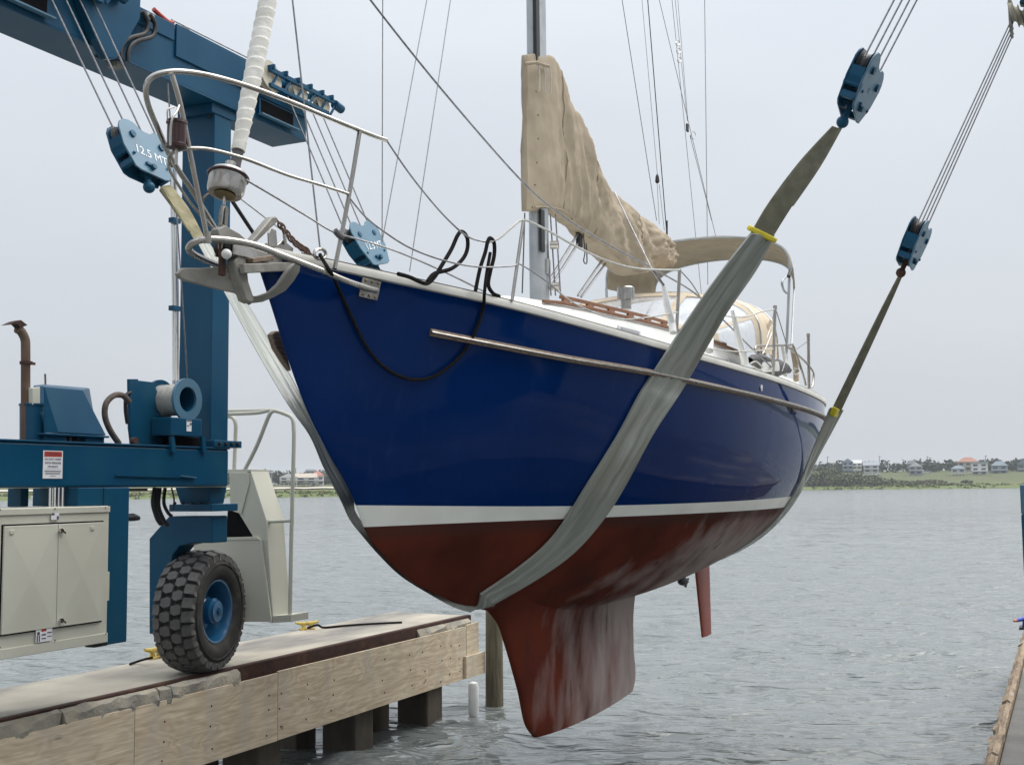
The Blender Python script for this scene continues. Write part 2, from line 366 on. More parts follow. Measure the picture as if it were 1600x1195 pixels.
def antifouling():
    m = bpy.data.materials.new('antifouling'); m.use_nodes = True
    n, l = m.node_tree.nodes, m.node_tree.links; b = n['Principled BSDF']
    b.inputs['Roughness'].default_value = .9; b.inputs['Specular IOR Level'].default_value = .05
    tc = n.new('ShaderNodeTexCoord')
    def noi(scale, st, det=6, dist=0):
        mp = n.new('ShaderNodeMapping'); mp.inputs['Scale'].default_value = st; l.new(tc.outputs['Object'], mp.inputs[0])
        z = n.new('ShaderNodeTexNoise'); z.inputs['Scale'].default_value = scale; z.inputs['Detail'].default_value = det; z.inputs['Distortion'].default_value = dist
        l.new(mp.outputs[0], z.inputs[0]); return z.outputs[0]
    r = n.new('ShaderNodeValToRGB'); e = r.color_ramp.elements
    e[0].position = .32; e[0].color = (.060, .015, .010, 1); e[1].position = .68; e[1].color = (.128, .027, .015, 1)
    l.new(noi(1.6, (1, 1, 1)), r.inputs[0])
    # worn chalky grey film, thicker towards the after body, vertical runs
    sx = n.new('ShaderNodeSeparateXYZ'); l.new(tc.outputs['Object'], sx.inputs[0])
    my = n.new('ShaderNodeMapRange'); my.inputs[1].default_value = -1.3; my.inputs[2].default_value = 1.2; my.inputs[3].default_value = -.32; my.inputs[4].default_value = .38
    l.new(sx.outputs[1], my.inputs[0])
    mz = n.new('ShaderNodeMapRange'); mz.inputs[1].default_value = 1.45; mz.inputs[2].default_value = 1.85; mz.inputs[3].default_value = 0; mz.inputs[4].default_value = -.34
    l.new(sx.outputs[2], mz.inputs[0])
    a0 = n.new('ShaderNodeMath'); a0.operation = 'ADD'; l.new(my.outputs[0], a0.inputs[0]); l.new(mz.outputs[0], a0.inputs[1])
    a1 = n.new('ShaderNodeMath'); a1.operation = 'ADD'; l.new(a0.outputs[0], a1.inputs[0]); l.new(noi(3.2, (1, 1, .45), 12, .1), a1.inputs[1])
    mr = n.new('ShaderNodeMapRange'); mr.inputs[1].default_value = .36; mr.inputs[2].default_value = .86; mr.inputs[4].default_value = .85
    l.new(a1.outputs[0], mr.inputs[0])
    mc = n.new('ShaderNodeMix'); mc.data_type = 'RGBA'; mc.inputs[7].default_value = (.38, .325, .305, 1)
    l.new(mr.outputs[0], mc.inputs[0]); l.new(r.outputs[0], mc.inputs[6])
    # dark scuffs
    m2 = n.new('ShaderNodeMapRange'); m2.inputs[1].default_value = .63; m2.inputs[2].default_value = .72; m2.inputs[4].default_value = .55
    l.new(noi(5, (1.5, 1.5, .5), 8), m2.inputs[0])
    mc2 = n.new('ShaderNodeMix'); mc2.data_type = 'RGBA'; mc2.inputs[7].default_value = (.03, .022, .02, 1)
    l.new(m2.outputs[0], mc2.inputs[0]); l.new(mc.outputs[2], mc2.inputs[6])
    # brown scum line just under the boot stripe
    sc = n.new('ShaderNodeMapRange'); sc.inputs[1].default_value = 1.775; sc.inputs[2].default_value = 1.835; sc.inputs[4].default_value = .6
    ad = n.new('ShaderNodeMath'); ad.operation = 'MULTIPLY_ADD'; ad.inputs[1].default_value = .05; l.new(noi(6, (1, 1, 1), 5), ad.inputs[0]); l.new(sx.outputs[2], ad.inputs[2]); l.new(ad.outputs[0], sc.inputs[0])
    mc3 = n.new('ShaderNodeMix'); mc3.data_type = 'RGBA'; mc3.inputs[7].default_value = (.045, .026, .022, 1)
    l.new(sc.outputs[0], mc3.inputs[0]); l.new(mc2.outputs[2], mc3.inputs[6]); l.new(mc3.outputs[2], b.inputs['Base Color'])
    bp = n.new('ShaderNodeBump'); bp.inputs['Strength'].default_value = .15; bp.inputs['Distance'].default_value = .02
    l.new(noi(12, (1, 1, 1)), bp.inputs['Height']); l.new(bp.outputs[0], b.inputs['Normal'])
    M['antifouling'] = m
antifouling()

def plywood():
    m = bpy.data.materials.new('plywood'); m.use_nodes = True
    n, l = m.node_tree.nodes, m.node_tree.links; b = n['Principled BSDF']
    b.inputs['Roughness'].default_value = .8; b.inputs['Specular IOR Level'].default_value = .2
    tc = n.new('ShaderNodeTexCoord'); oi = n.new('ShaderNodeObjectInfo')
    ad = n.new('ShaderNodeVectorMath'); ad.operation = 'ADD'
    sc = n.new('ShaderNodeMath'); sc.operation = 'MULTIPLY'; sc.inputs[1].default_value = 37; l.new(oi.outputs['Random'], sc.inputs[0])
    l.new(tc.outputs['Object'], ad.inputs[0]); l.new(sc.outputs[0], ad.inputs[1])
    def noi(scale, st, det=3, dist=0):
        mp = n.new('ShaderNodeMapping'); mp.inputs['Scale'].default_value = st; l.new(ad.outputs[0], mp.inputs[0])
        z = n.new('ShaderNodeTexNoise'); z.inputs['Scale'].default_value = scale; z.inputs['Detail'].default_value = det; z.inputs['Distortion'].default_value = dist
        l.new(mp.outputs[0], z.inputs[0]); return z.outputs[0]
    # rotary-cut figure: contour lines of a smooth field, stretched along the sheet
    f = noi(2.3, (1, .55, 1.9), 2, .6)
    mu = n.new('ShaderNodeMath'); mu.operation = 'MULTIPLY'; mu.inputs[1].default_value = 44; l.new(f, mu.inputs[0])
    si = n.new('ShaderNodeMath'); si.operation = 'SINE'; l.new(mu.outputs[0], si.inputs[0])
    fi = noi(26, (1, .10, 1.6), 3)
    a = n.new('ShaderNodeMath'); a.operation = 'MULTIPLY_ADD'; a.inputs[1].default_value = .10; l.new(si.outputs[0], a.inputs[0]); l.new(fi, a.inputs[2])
    r = n.new('ShaderNodeValToRGB'); e = r.color_ramp.elements
    e[0].position = .18; e[0].color = (.50, .385, .26, 1); e[1].position = .78; e[1].color = (.80, .68, .51, 1)
    l.new(a.outputs[0], r.inputs[0])
    # grey weathering blotches
    mr = n.new('ShaderNodeMapRange'); mr.inputs[1].default_value = .45; mr.inputs[2].default_value = .75; mr.inputs[4].default_value = .7
    l.new(noi(2.6, (1, 1.4, .3), 8), mr.inputs[0])
    mc = n.new('ShaderNodeMix'); mc.data_type = 'RGBA'; mc.inputs[7].default_value = (.52, .475, .40, 1)
    l.new(mr.outputs[0], mc.inputs[0]); l.new(r.outputs[0], mc.inputs[6])
    # knots
    vo = n.new('ShaderNodeTexVoronoi'); vo.inputs['Scale'].default_value = 2.6
    mpv = n.new('ShaderNodeMapping'); mpv.inputs['Scale'].default_value = (1, .8, 1); l.new(ad.outputs[0], mpv.inputs[0]); l.new(mpv.outputs[0], vo.inputs[0])
    mk = n.new('ShaderNodeMapRange'); mk.inputs[1].default_value = .03; mk.inputs[2].default_value = .07; mk.inputs[3].default_value = .8; mk.inputs[4].default_value = 0
    l.new(vo.outputs['Distance'], mk.inputs[0])
    mc2 = n.new('ShaderNodeMix'); mc2.data_type = 'RGBA'; mc2.inputs[7].default_value = (.27, .16, .08, 1)
    l.new(mk.outputs[0], mc2.inputs[0]); l.new(mc.outputs[2], mc2.inputs[6]); l.new(mc2.outputs[2], b.inputs['Base Color'])
    bp = n.new('ShaderNodeBump'); bp.inputs['Strength'].default_value = .2; bp.inputs['Distance'].default_value = .01
    l.new(a.outputs[0], bp.inputs['Height']); l.new(bp.outputs[0], b.inputs['Normal'])
    M['plywood'] = m
plywood()

def water_mat():
    m = bpy.data.materials.new('water'); m.use_nodes = True
    n, l = m.node_tree.nodes, m.node_tree.links; b = n['Principled BSDF']
    b.inputs['Base Color'].default_value = (.152, .168, .164, 1)
    b.inputs['IOR'].default_value = 1.42
    tc = n.new('ShaderNodeTexCoord')
    ln = n.new('ShaderNodeVectorMath'); ln.operation = 'LENGTH'; l.new(tc.outputs['Object'], ln.inputs[0])
    def by_dist(d0, d1, v0, v1):
        r = n.new('ShaderNodeMapRange'); r.inputs[1].default_value = d0; r.inputs[2].default_value = d1; r.inputs[3].default_value = v0; r.inputs[4].default_value = v1
        l.new(ln.outputs['Value'], r.inputs[0]); return r.outputs[0]
    l.new(by_dist(15, 160, .06, .14), b.inputs['Roughness'])
    mp = n.new('ShaderNodeMapping'); mp.vector_type = 'TEXTURE'; mp.inputs['Rotation'].default_value = (0, 0, radians(23)); mp.inputs['Scale'].default_value = (2.6, 1.0, 1)
    l.new(tc.outputs['Object'], mp.inputs[0])
    prev = None
    # wind ripples: short steep-fronted wavelets in three sizes, the larger ones carried by the far water
    for scale, lo, hi, dist, st in ((4.2, .44, .62, .040, by_dist(12, 60, 1, .1)), (1.7, .46, .62, .082, by_dist(20, 140, .8, .3)), (.55, .44, .64, .34, by_dist(25, 120, 0, 1))):
        z = n.new('ShaderNodeTexNoise'); z.inputs['Scale'].default_value = scale; z.inputs['Detail'].default_value = 3; z.inputs['Roughness'].default_value = .5; z.inputs['Distortion'].default_value = .3
        l.new(mp.outputs[0], z.inputs[0])
        r = n.new('ShaderNodeMapRange'); r.interpolation_type = 'SMOOTHSTEP'; r.inputs[1].default_value = lo; r.inputs[2].default_value = hi; l.new(z.outputs[0], r.inputs[0])
        bp = n.new('ShaderNodeBump'); bp.inputs['Distance'].default_value = dist; l.new(st, bp.inputs['Strength']); l.new(r.outputs[0], bp.inputs['Height'])
        if prev: l.new(prev, bp.inputs['Normal'])
        prev = bp.outputs[0]
    l.new(prev, b.inputs['Normal'])
    M['water'] = m
water_mat()

# ------------------------------------------------------------------ water: one sheet to the far shore, chop as real waves near by
def make_water():
    rings = [2.5]
    while rings[-1] < 940: rings.append(rings[-1]*1.0064)
    rings = np.array(rings)
    a0 = math.atan2(CF.y, CF.x)
    fine = np.linspace(a0-radians(32), a0+radians(32), 540)
    coarse = np.linspace(a0+radians(32), a0-radians(32)+2*pi, 60)[1:-1]
    ang = np.concatenate([fine, coarse]); na = len(ang)
    Rg, A = np.meshgrid(rings, ang, indexing='ij')
    X = Rg*np.cos(A); Y = Rg*np.sin(A); Zw = np.zeros_like(X); DX = np.zeros_like(X); DY = np.zeros_like(X)
    sp = np.maximum(Rg*.0064, Rg*radians(64)/540)
    g = np.random.default_rng(3)
    for i in range(150):
        lam = .30*(6 ** g.random()); k = 2*pi/lam
        th = radians(293)+g.normal(0, .6)
        ph = g.random()*2*pi
        amp = 0.003*lam**.9
        fade = np.clip((lam/sp-1.8)/2.2, 0, 1)
        phi = k*(X*cos(th)+Y*sin(th))+ph+.8*np.sin(.35*X+ph)+.6*np.sin(.3*Y+1.7*ph)
        Zw += amp*fade*np.sin(phi); cs = 1.2*amp*fade*np.cos(phi); DX += cs*cos(th); DY += cs*sin(th)
    # patches of livelier and slacker water
    pat = .85+.25*np.sin(.22*X+.31*Y+1)*np.sin(.13*X-.27*Y)+.2*np.sin(.7*X+.2*Y)*np.sin(.5*Y-.4*X+2)
    Zw *= pat; X = X+DX*pat; Y = Y+DY*pat
    Zw *= np.where(Rg > 800, 0, 1)
    inner = np.array([[0, 0, 0]])
    V = np.concatenate([np.stack([X, Y, Zw], -1).reshape(-1, 3), inner])
    nr = len(rings)
    i, k = np.meshgrid(np.arange(nr-1), np.arange(na), indexing='ij'); k2 = (k+1) % na
    F = np.stack([i*na+k, (i+1)*na+k, (i+1)*na+k2, i*na+k2], -1).reshape(-1, 4)
    me = bpy.data.meshes.new('water')
    me.vertices.add(len(V)); me.vertices.foreach_set('co', V.ravel())
    me.loops.add(F.size); me.loops.foreach_set('vertex_index', F.ravel().astype(np.int32))
    me.polygons.add(len(F)); me.polygons.foreach_set('loop_start', np.arange(0, F.size, 4, dtype=np.int32))
    me.polygons.foreach_set('use_smooth', np.ones(len(F), bool))
    me.update(calc_edges=True); me.validate()
    me.materials.append(M['water'])
    o = bpy.data.objects.new('water', me); COL.objects.link(o); tag(o, kind='structure')
make_water()

# ------------------------------------------------------------------ far shore
def shore_mat():
    m = bpy.data.materials.new('marsh'); m.use_nodes = True
    n, l = m.node_tree.nodes, m.node_tree.links; b = n['Principled BSDF']; b.inputs['Roughness'].default_value = .95; b.inputs['Specular IOR Level'].default_value = .1
    tc = n.new('ShaderNodeTexCoord'); sx = n.new('ShaderNodeSeparateXYZ'); l.new(tc.outputs['Object'], sx.inputs[0])
    nz = n.new('ShaderNodeTexNoise'); nz.inputs['Scale'].default_value = .08; nz.inputs['Detail'].default_value = 6; l.new(tc.outputs['Object'], nz.inputs[0])
    ma = n.new('ShaderNodeMath'); ma.operation = 'MULTIPLY_ADD'; ma.inputs[1].default_value = 3.0; l.new(nz.outputs[0], ma.inputs[0]); l.new(sx.outputs[2], ma.inputs[2])
    r = n.new('ShaderNodeValToRGB'); e = r.color_ramp.elements
    e[0].position = .10; e[0].color = (.10, .115, .05, 1); e[1].position = .95; e[1].color = (.105, .120, .062, 1)
    for p, c in ((.2, (.13, .165, .06)), (.4, (.125, .145, .06)), (.6, (.115, .125, .065))):
        x = e.new(p); x.color = (*c, 1)
    mr = n.new('ShaderNodeMapRange'); mr.inputs[1].default_value = 0; mr.inputs[2].default_value = 9; l.new(ma.outputs[0], mr.inputs[0]); l.new(mr.outputs[0], r.inputs[0])
    l.new(r.outputs[0], b.inputs['Base Color']); M['marsh'] = m
shore_mat()
pm('sand', (.50, .46, .38), rough=.9)
pm('far_leaf', (.045, .062, .045), (.070, .088, .060), scale=.2, rough=.8, spec=.1)
pm('shrub_leaf', (.080, .105, .045), (.135, .125, .080), scale=.15, rough=.8, spec=.1)
pm('marsh_blade', (.11, .14, .045), (.15, .14, .065), scale=.1, rough=.9, spec=.1)

A0 = math.atan2(CF.y, CF.x)
def pol(az, d, z): return Vector((d*cos(A0-az), d*sin(A0-az), z))   # az to the right of the view axis, in radians
def near_d(az):
    t = min(max((az-radians(-6))/radians(14), 0), 1); t = t*t*(3-2*t)
    w = 10*noise.noise(Vector((az*30, 0, 2)))
    return lerp(455, 625, t)+w
def shore_z(az, s):
    t = min(max((az-radians(-6))/radians(14), 0), 1)
    top = lerp(4.6, 7.6, t)
    return ci(s, [-4, 2, 30, 70, 120, 420], [-1.0, .45, 1.5, 3.2, top, top+1])+.35*noise.noise(Vector((az*60, s*.08, 0)))
rows = []
azs = [radians(a) for a in np.arange(-75, 75.1, .4)]
for az in azs:
    rows.append([pol(az, near_d(az)+s, shore_z(az, s)) for s in (-4, 2, 10, 30, 50, 70, 95, 120, 200, 420)])
tag(MB().grid(rows).build('far_shore', M['marsh'], loc=(0, 0, 0), smooth=180), kind='structure')
rows = []
for a in np.arange(-40, -3, .5):
    az = radians(a)
    rows.append([pol(az, near_d(az)+s, shore_z(az, s)+.5) for s in (60, 64, 68, 74)])
tag(MB().grid(rows).build('sand_bank', M['sand'], loc=(0, 0, 0), smooth=180), kind='structure')

def tufts(name, mat, pts, n, w, h, label, cat):
    vs, fs = [], []
    for c, rx, rz in pts:
        for _ in range(n):
            d = Vector((random.gauss(0, 1), random.gauss(0, 1), random.gauss(0, 1))); d.normalize(); d *= random.random()**.4
            p = c+Vector((d.x*rx, d.y*rx, d.z*rz))
            a = Vector((random.uniform(-1, 1), random.uniform(-1, 1), random.uniform(-.6, .6))).normalized()*w*random.uniform(.5, 1.2)
            b = a.cross(Vector((random.uniform(-1, 1), random.uniform(-1, 1), random.uniform(-1, 1)))).normalized()*h*random.uniform(.5, 1.2)
            k = len(vs); vs += [p-a-b, p+a-b*.6, p+a*.7+b, p-a*.8+b*.7]; fs.append((k, k+1, k+2, k+3))
    mb = MB(); mb.v = vs; mb.f = fs
    o = mb.build(name, mat, loc=(0, 0, 0), smooth=0)
    tag(o, label, cat, kind='stuff')
    return o
pts = []
for _ in range(620):
    a = random.uniform(-34, 34)
    az = radians(a); t = min(max((az-radians(-6))/radians(14), 0), 1)
    s = random.uniform(165, 235)
    h = random.uniform(2.4, 4.6)
    pts.append((pol(az, near_d(az)+s, shore_z(az, s)+h*.75), random.uniform(4, 8), h))
tufts('far_woodland', M['far_leaf'], pts, 70, 1.1, .8, 'dark green mass of far-off woodland behind the waterfront houses', 'woodland')
pts = []
for _ in range(190):
    az = radians(random.triangular(13.6, 21, 14.2)); s = random.uniform(18, 70)
    h = max(.9, 7.5-(math.degrees(az)-14)*1.6)*random.uniform(.5, 1)
    pts.append((pol(az, near_d(az)+s, shore_z(az, s)+h*.6), random.uniform(2.5, 6), h))
tufts('shrub_thicket', M['shrub_leaf'], pts, 60, .9, .7, 'olive green shrub thicket on the marsh bank beyond the stern', 'shrubs')
pts = []
for _ in range(900):
    az = radians(random.uniform(-32, 30)); s = random.uniform(-1, 40)
    pts.append((pol(az, near_d(az)+s, shore_z(az, s)+.2), 2.0, .5))
tufts('marsh_grass', M['marsh_blade'], pts, 10, .5, .5, 'yellow green marsh grass along the far bank', 'grass')

HC = {'white': (.62, .62, .62), 'blue': (.26, .31, .36), 'grey': (.28, .30, .33), 'orange': (.32, .15, .10), 'pale': (.50, .51, .53), 'dark': (.13, .14, .15), 'red': (.36, .15, .12), 'tan': (.42, .37, .30), 'teal': (.17, .21, .24)}
for k, c in HC.items(): pm('house_'+k, c, rough=.8)
pm('house_glass', (.05, .06, .08), rough=.2)
def house(u0, u1, vt, vb, D, wall, roof, kind, label, storeys=2, posts=False, name='beach_house'):
    D *= .93
    pb = px((u0+u1)/2, vb, D=D); pt = px((u0+u1)/2, vt, D=D)
    w = (px(u1, vb, D=D)-px(u0, vb, D=D)).length
    H = pt.z-pb.z
    d = Vector((pb.x, pb.y, 0)).normalized(); rgt = Vector((d.y, -d.x, 0))
    o = empty(name, pb, label, 'house', 'houses on the far shore')
    dep = w*.75
    def P(a, b, z): return pb+rgt*a+d*b+Vector((0, 0, z))
    rh = H*(.34 if kind != 'flat' else .12); eh = H-rh; z0 = H*.22 if posts else -1.0
    def bx(mb, a0, a1, b0, b1, za, zb): return mb.hexa([P(a0,b0,za), P(a1,b0,za), P(a1,b1,za), P(a0,b1,za), P(a0,b0,zb), P(a1,b0,zb), P(a1,b1,zb), P(a0,b1,zb)])
    bx(MB(), -w/2, w/2, 0, dep, z0, eh).build('wall', M['house_'+wall], o, smooth=0)
    e = w*.05
    mb = MB()
    if kind == 'gable_front':
        mb.prism([P(-w/2-e, -e*2, eh), P(w/2+e, -e*2, eh), P(0, -e*2, H)], d*(dep+e*3))
    elif kind == 'gable_side':
        mb.prism([P(-w/2-e, -e*2, eh), P(-w/2-e, dep+e*2, eh), P(-w/2-e, dep/2, H)], rgt*(w+2*e))
    elif kind == 'hip':
        a = [P(-w/2-e, -e*2, eh), P(w/2+e, -e*2, eh), P(w/2+e, dep+e*2, eh), P(-w/2-e, dep+e*2, eh), P(-w*.18, dep/2, H), P(w*.18, dep/2, H)]
        mb.add(a, [(0,1,5,4), (1,2,5), (2,3,4,5), (3,0,4), (3,2,1,0)])
    else: bx(mb, -w/2-e, w/2+e, -e, dep+e, eh, H)
    mb.build('roof', M['house_'+roof], o, smooth=0)
    nw = max(2, int(w/3.2)); sh = (eh-max(z0, 0))/storeys
    for s in range(storeys):
        for i in range(nw):
            a = -w/2+(i+.5)*w/nw; zb = max(z0, 0)+s*sh+sh*.28
            bx(MB(), a-w/nw*.27, a+w/nw*.27, -.12, .1, zb, zb+sh*.45).build('window', M['house_glass'], o, smooth=0)
    if posts:
        for i in range(5):
            a = -w/2+.2+i*(w-.4)/4
            bx(MB(), a-.18, a+.18, .2, .6, -1, z0).build('post', M['house_white'], o, smooth=0)
    if storeys > 1:
        zb = max(z0, 0)+sh
        bx(MB(), -w/2, w/2, -1.6, 0, zb-.15, zb+.1).build('balcony', M['house_white'], o, smooth=0)
    return o
house(1317, 1333, 716, 733, 770, 'blue', 'blue', 'gable_front', 'small blue gabled house above the shrubs, leftmost past the stern')
house(1332, 1346, 718.5, 733, 790, 'white', 'white', 'gable_side', 'white roofed house just right of the blue gable')
house(1350, 1373, 721, 738, 760, 'pale', 'grey', 'gable_side', 'wide grey roofed house between white roof and trees')
house(1418, 1434, 719, 736, 800, 'dark', 'dark', 'hip', 'dark hip roofed house behind the white gable')
house(1421, 1441, 722, 741, 755, 'grey', 'white', 'gable_front', 'grey house with bright white gable roof in the woods')
house(1498, 1528, 714, 736, 790, 'tan', 'orange', 'hip', 'large house with orange hip roof')
house(1487, 1508, 727, 742, 740, 'pale', 'teal', 'hip', 'low pale house on posts below the orange roof', 1, True)
house(1519, 1543, 721, 742, 745, 'white', 'grey', 'flat', 'white three storey house with balconies right of orange roof', 3)
house(1550, 1574, 720, 741, 760, 'blue', 'teal', 'hip', 'blue grey house with balconies near right edge of the photo')
house(1591, 1612, 716, 741, 770, 'teal', 'teal', 'gable_front', 'teal house cut off by the right edge of the photo')
house(407, 425, 733.5, 750, 640, 'grey', 'dark', 'hip', 'grey house with domed dark roof seen behind the handrail', 1)
house(402, 408, 743, 752, 600, 'white', 'pale', 'gable_front', 'narrow little white building left of the grey domed roof', 1)
house(437, 464, 739, 759, 580, 'white', 'white', 'gable_front', 'white gabled house beside the handrail post', 2, True)
house(462, 494, 739, 759, 590, 'white', 'tan', 'gable_side', 'long white house on posts with tan roof near the bow', 2, True)
house(478, 492, 733, 742, 640, 'grey', 'dark', 'gable_side', 'dark roofed house behind the tan and red roofs', 1)
house(486, 506, 736, 758, 600, 'white', 'red', 'hip', 'white house with faded red roof close to the stem', 2)
# parked cars and utility poles on the far shore
pm('car_white', (.7, .7, .7), rough=.3); pm('car_silver', (.4, .42, .45), rough=.3)
def far_car(u, v, D, mat, label):
    p = px(u, v, D=D); o = empty('parked_car', p, label, 'car', 'cars parked on the far shore')
    d = Vector((p.x, p.y, 0)).normalized(); r = Vector((d.y, -d.x, 0)); z = Vector((0, 0, 1))
    MB().prism([p-r*2.3+z*.35, p+r*2.3+z*.35, p+r*2.3+z*.95, p+r*1.2+z*1.05, p+r*.7+z*1.65, p-r*1.3+z*1.65, p-r*1.9+z*1.05, p-r*2.3+z*1.0], d*1.8).build('body', M[mat], o, smooth=0)
    MB().prism([p+r*1.05-d*.02+z*1.08, p+r*.62-d*.02+z*1.55, p-r*1.22-d*.02+z*1.55, p-r*1.7-d*.02+z*1.08], d*1.84).build('window', M['house_glass'], o, smooth=0)
    for s in (-1.4, 1.4): MB().lathe([(.36, -.1), (.36, 1.9)], p+r*s+z*.36, d, 12).build('wheel', M['tyre_rubber'], o)
for a in ((1369, 742, 700, 'car_white', 'white parked car by the shrub thicket'), (1439, 740, 720, 'car_white', 'white parked car below the white gable'), (1449, 739, 725, 'car_silver', 'silver parked car right of the white gable'),
          (1513, 740, 720, 'car_white', 'white parked car below the orange roof'), (1548, 740, 720, 'car_silver', 'silver parked car between white and blue houses'), (1563, 739, 715, 'car_white', 'white parked car before the blue grey house'),
          (414, 758.5, 560, 'car_silver', 'silver parked car nearest the handrail'), (425, 758, 560, 'car_white', 'white parked car left of the white gabled house')): far_car(*a)
pm('pole_wood', (.22, .20, .18), rough=.9)
for u, vt, vb, lab in ((1293, 713, 735, 'utility pole above the shrub thicket'), (1374, 712, 736, 'utility pole right of the wide grey roof'), (1411, 717, 736, 'short utility pole left of the white gable'), (1449, 712, 737, 'left one of the paired utility poles'), (1453, 714, 737, 'right one of the paired utility poles'), (1540, 711, 735, 'utility pole behind the white three storey house'), (462, 731, 752, 'utility pole behind the long white house')):
    p = px(u, vb, D=800); q = px(u, vt, D=800); rr = Vector((p.y, -p.x, 0)).normalized()
    o = empty('utility_pole', p, lab, 'pole', 'utility poles on the far shore')
    MB().tube([p, q], [.28, .2], 6).build('shaft', M['pole_wood'], o)
    MB().bar(q-rr*1.1-Vector((0,0,.6)), q+rr*1.1-Vector((0,0,.6)), .2).build('crossarm', M['pole_wood'], o)
# moored motor boat far left
p = px(52, 772, D=380); p.z = 0
o = empty('motorboat', p, 'small white motorboat on the water seen under the blue side beam', 'boat')
d = Vector((p.x, p.y, 0)).normalized(); r = Vector((d.y, -d.x, 0)); z = Vector((0, 0, 1))
MB().hexa([p-r*2.4-d*.7, p+r*2.6-d*.3, p+r*2.6+d*.3, p-r*2.4+d*.7, p-r*2.6-d*1+z*.9, p+r*3.4-d*.3+z*1.1, p+r*3.4+d*.3+z*1.1, p-r*2.6+d*1+z*.9]).build('hull', M['car_white'], o)
MB().prism([p-r*.6-d*.7+z*.9, p+r*1.1-d*.7+z*.95, p+r*.6-d*.7+z*1.8, p-r*.5-d*.7+z*1.8], d*1.4).build('cabin', M['car_white'], o)

# ------------------------------------------------------------------ docks
DZ = 1.25
EDGE = -7.55
root = empty('concrete_dock', (-8.15, 8, 0), 'concrete dock faced with plywood under the blue travel lift wheel', 'dock')
mb = MB()
ys = np.linspace(-4, 14.72, 150)
rows = []
for y in ys:
    far = 0.0
    rows.append([Vector((x, y, DZ+.012*noise.noise(Vector((x*1.2, y*.7, 0))))) for x in np.linspace(-8.76, EDGE-.06, 10)])
mb.grid(rows)
mb.hexa([(-8.75,-4,.75), (EDGE-.05,-4,.75), (EDGE-.05,14.7,.75), (-8.75,14.7,.75), (-8.75,-4,DZ-.02), (EDGE-.05,-4,DZ-.02), (EDGE-.05,14.7,DZ-.02), (-8.75,14.7,DZ-.02)])
mb.build('deck_slab', M['concrete'], root)
# rusty steel angle on the inner edge: top leg and face
MB().box(EDGE-.055, EDGE, -4, 14.70, DZ-.03, DZ+.008).build('edge_angle', M['rust'], root)
MB().box(EDGE, EDGE+.018, -4, 14.70, DZ-.17, DZ+.004).build('edge_face', M['rust'], root)
# spalled concrete kerb in front of the angle, in broken pieces
brk = [-4, -1.5, 1.2, 4.4]+[px(u, v, X=EDGE+.05).y for u, v in ((93, 1120), (243, 1085), (262, 1078), (372, 1050))]
for i in range(len(brk)-1):
    a, b = brk[i]+.01, brk[i+1]-.02
    n = max(4, int((b-a)/.05)); rows = []
    for k in range(n+1):
        y = lerp(a, b, k/n); j = lambda q: .030*noise.noise(Vector((y*3.1, q, i*5.0)))+.026*noise.noise(Vector((y*9.7, q*1.7, i*2.0)))
        x0 = EDGE+.020
        rows.append([Vector((x0, y, DZ-.22)), Vector((x0+.075+j(1), y, DZ-.215)), Vector((x0+.085+j(2), y, DZ-.11+j(3))), Vector((x0+.07+j(4), y, DZ-.035+j(5))), Vector((x0+.03, y, DZ-.012+j(6)*.6)), Vector((x0, y, DZ-.015))])
    mb = MB().grid(rows, True); m = len(rows[0]); nn = len(rows)
    mb.f += [tuple(range(m)), tuple((nn-1)*m+q for q in range(m))]
    mb.build('kerb_chunk', M['broken_concrete'], root, smooth=30)
for a, b in ((13.2, 13.9), (13.93, 14.6)):
    rows = []
    for k in range(9):
        y = lerp(a, b, k/8); j = lambda q: .02*noise.noise(Vector((y*5, q, 3)))
        x0 = EDGE+.02
        rows.append([Vector((x0, y, DZ-.16)), Vector((x0+.05+j(1), y, DZ-.16)), Vector((x0+.05+j(2), y, DZ-.06+j(3)-.06*(1-(y-a)/(b-a)))), Vector((x0, y, DZ-.03))])
    mb = MB().grid(rows, True); mb.f += [(0,1,2,3), (32,33,34,35)]
    mb.build('kerb_chunk', M['broken_concrete'], root, smooth=30)
# plywood sheets
PX = EDGE+.09
def ply_top(y): return px(0, 1155, X=PX).z if False else DZ-.195+.0*y
seams = [-1.2, 1.25, 3.7]
y208 = px(208, 1120, X=PX).y; y432 = px(432, 1060, X=PX).y; y727 = px(727, 1000, X=PX).y
sheets = [(-1.2, 1.24), (1.25, 3.69), (3.70, y208-2.41), (y208-2.40, y208-.004), (y208+.004, y432-.004), (y432+.004, y727-.003), (y727+.003, 14.74)]
zb_ = px(560, 1114, X=PX).z
for i, (a, b) in enumerate(sheets):
    zt = px(100, 1131, X=PX).z if b < y432 else px(600, 1008, X=PX).z
    if i == 6: zt = px(735, 974, X=PX).z
    tilt = .012*math.sin(i*2.3)
    o = MB().hexa([(PX,a,zb_), (PX+.019,a,zb_), (PX+.019+tilt*.3,b,zb_+.006*math.cos(i)), (PX,b,zb_+.006*math.cos(i)), (PX,a,zt), (PX+.019,a,zt), (PX+.019+tilt*.3,b,zt+tilt*.5), (PX,b,zt+tilt*.5)]).build('plywood_sheet', M['plywood'], root, smooth=0, bevel=.003)
MB().box(PX+.022, PX+.06, 14.30, 14.86, zb_+.01, zb_+.30).build('timber_block', M['plywood'], root, smooth=0, bevel=.003)
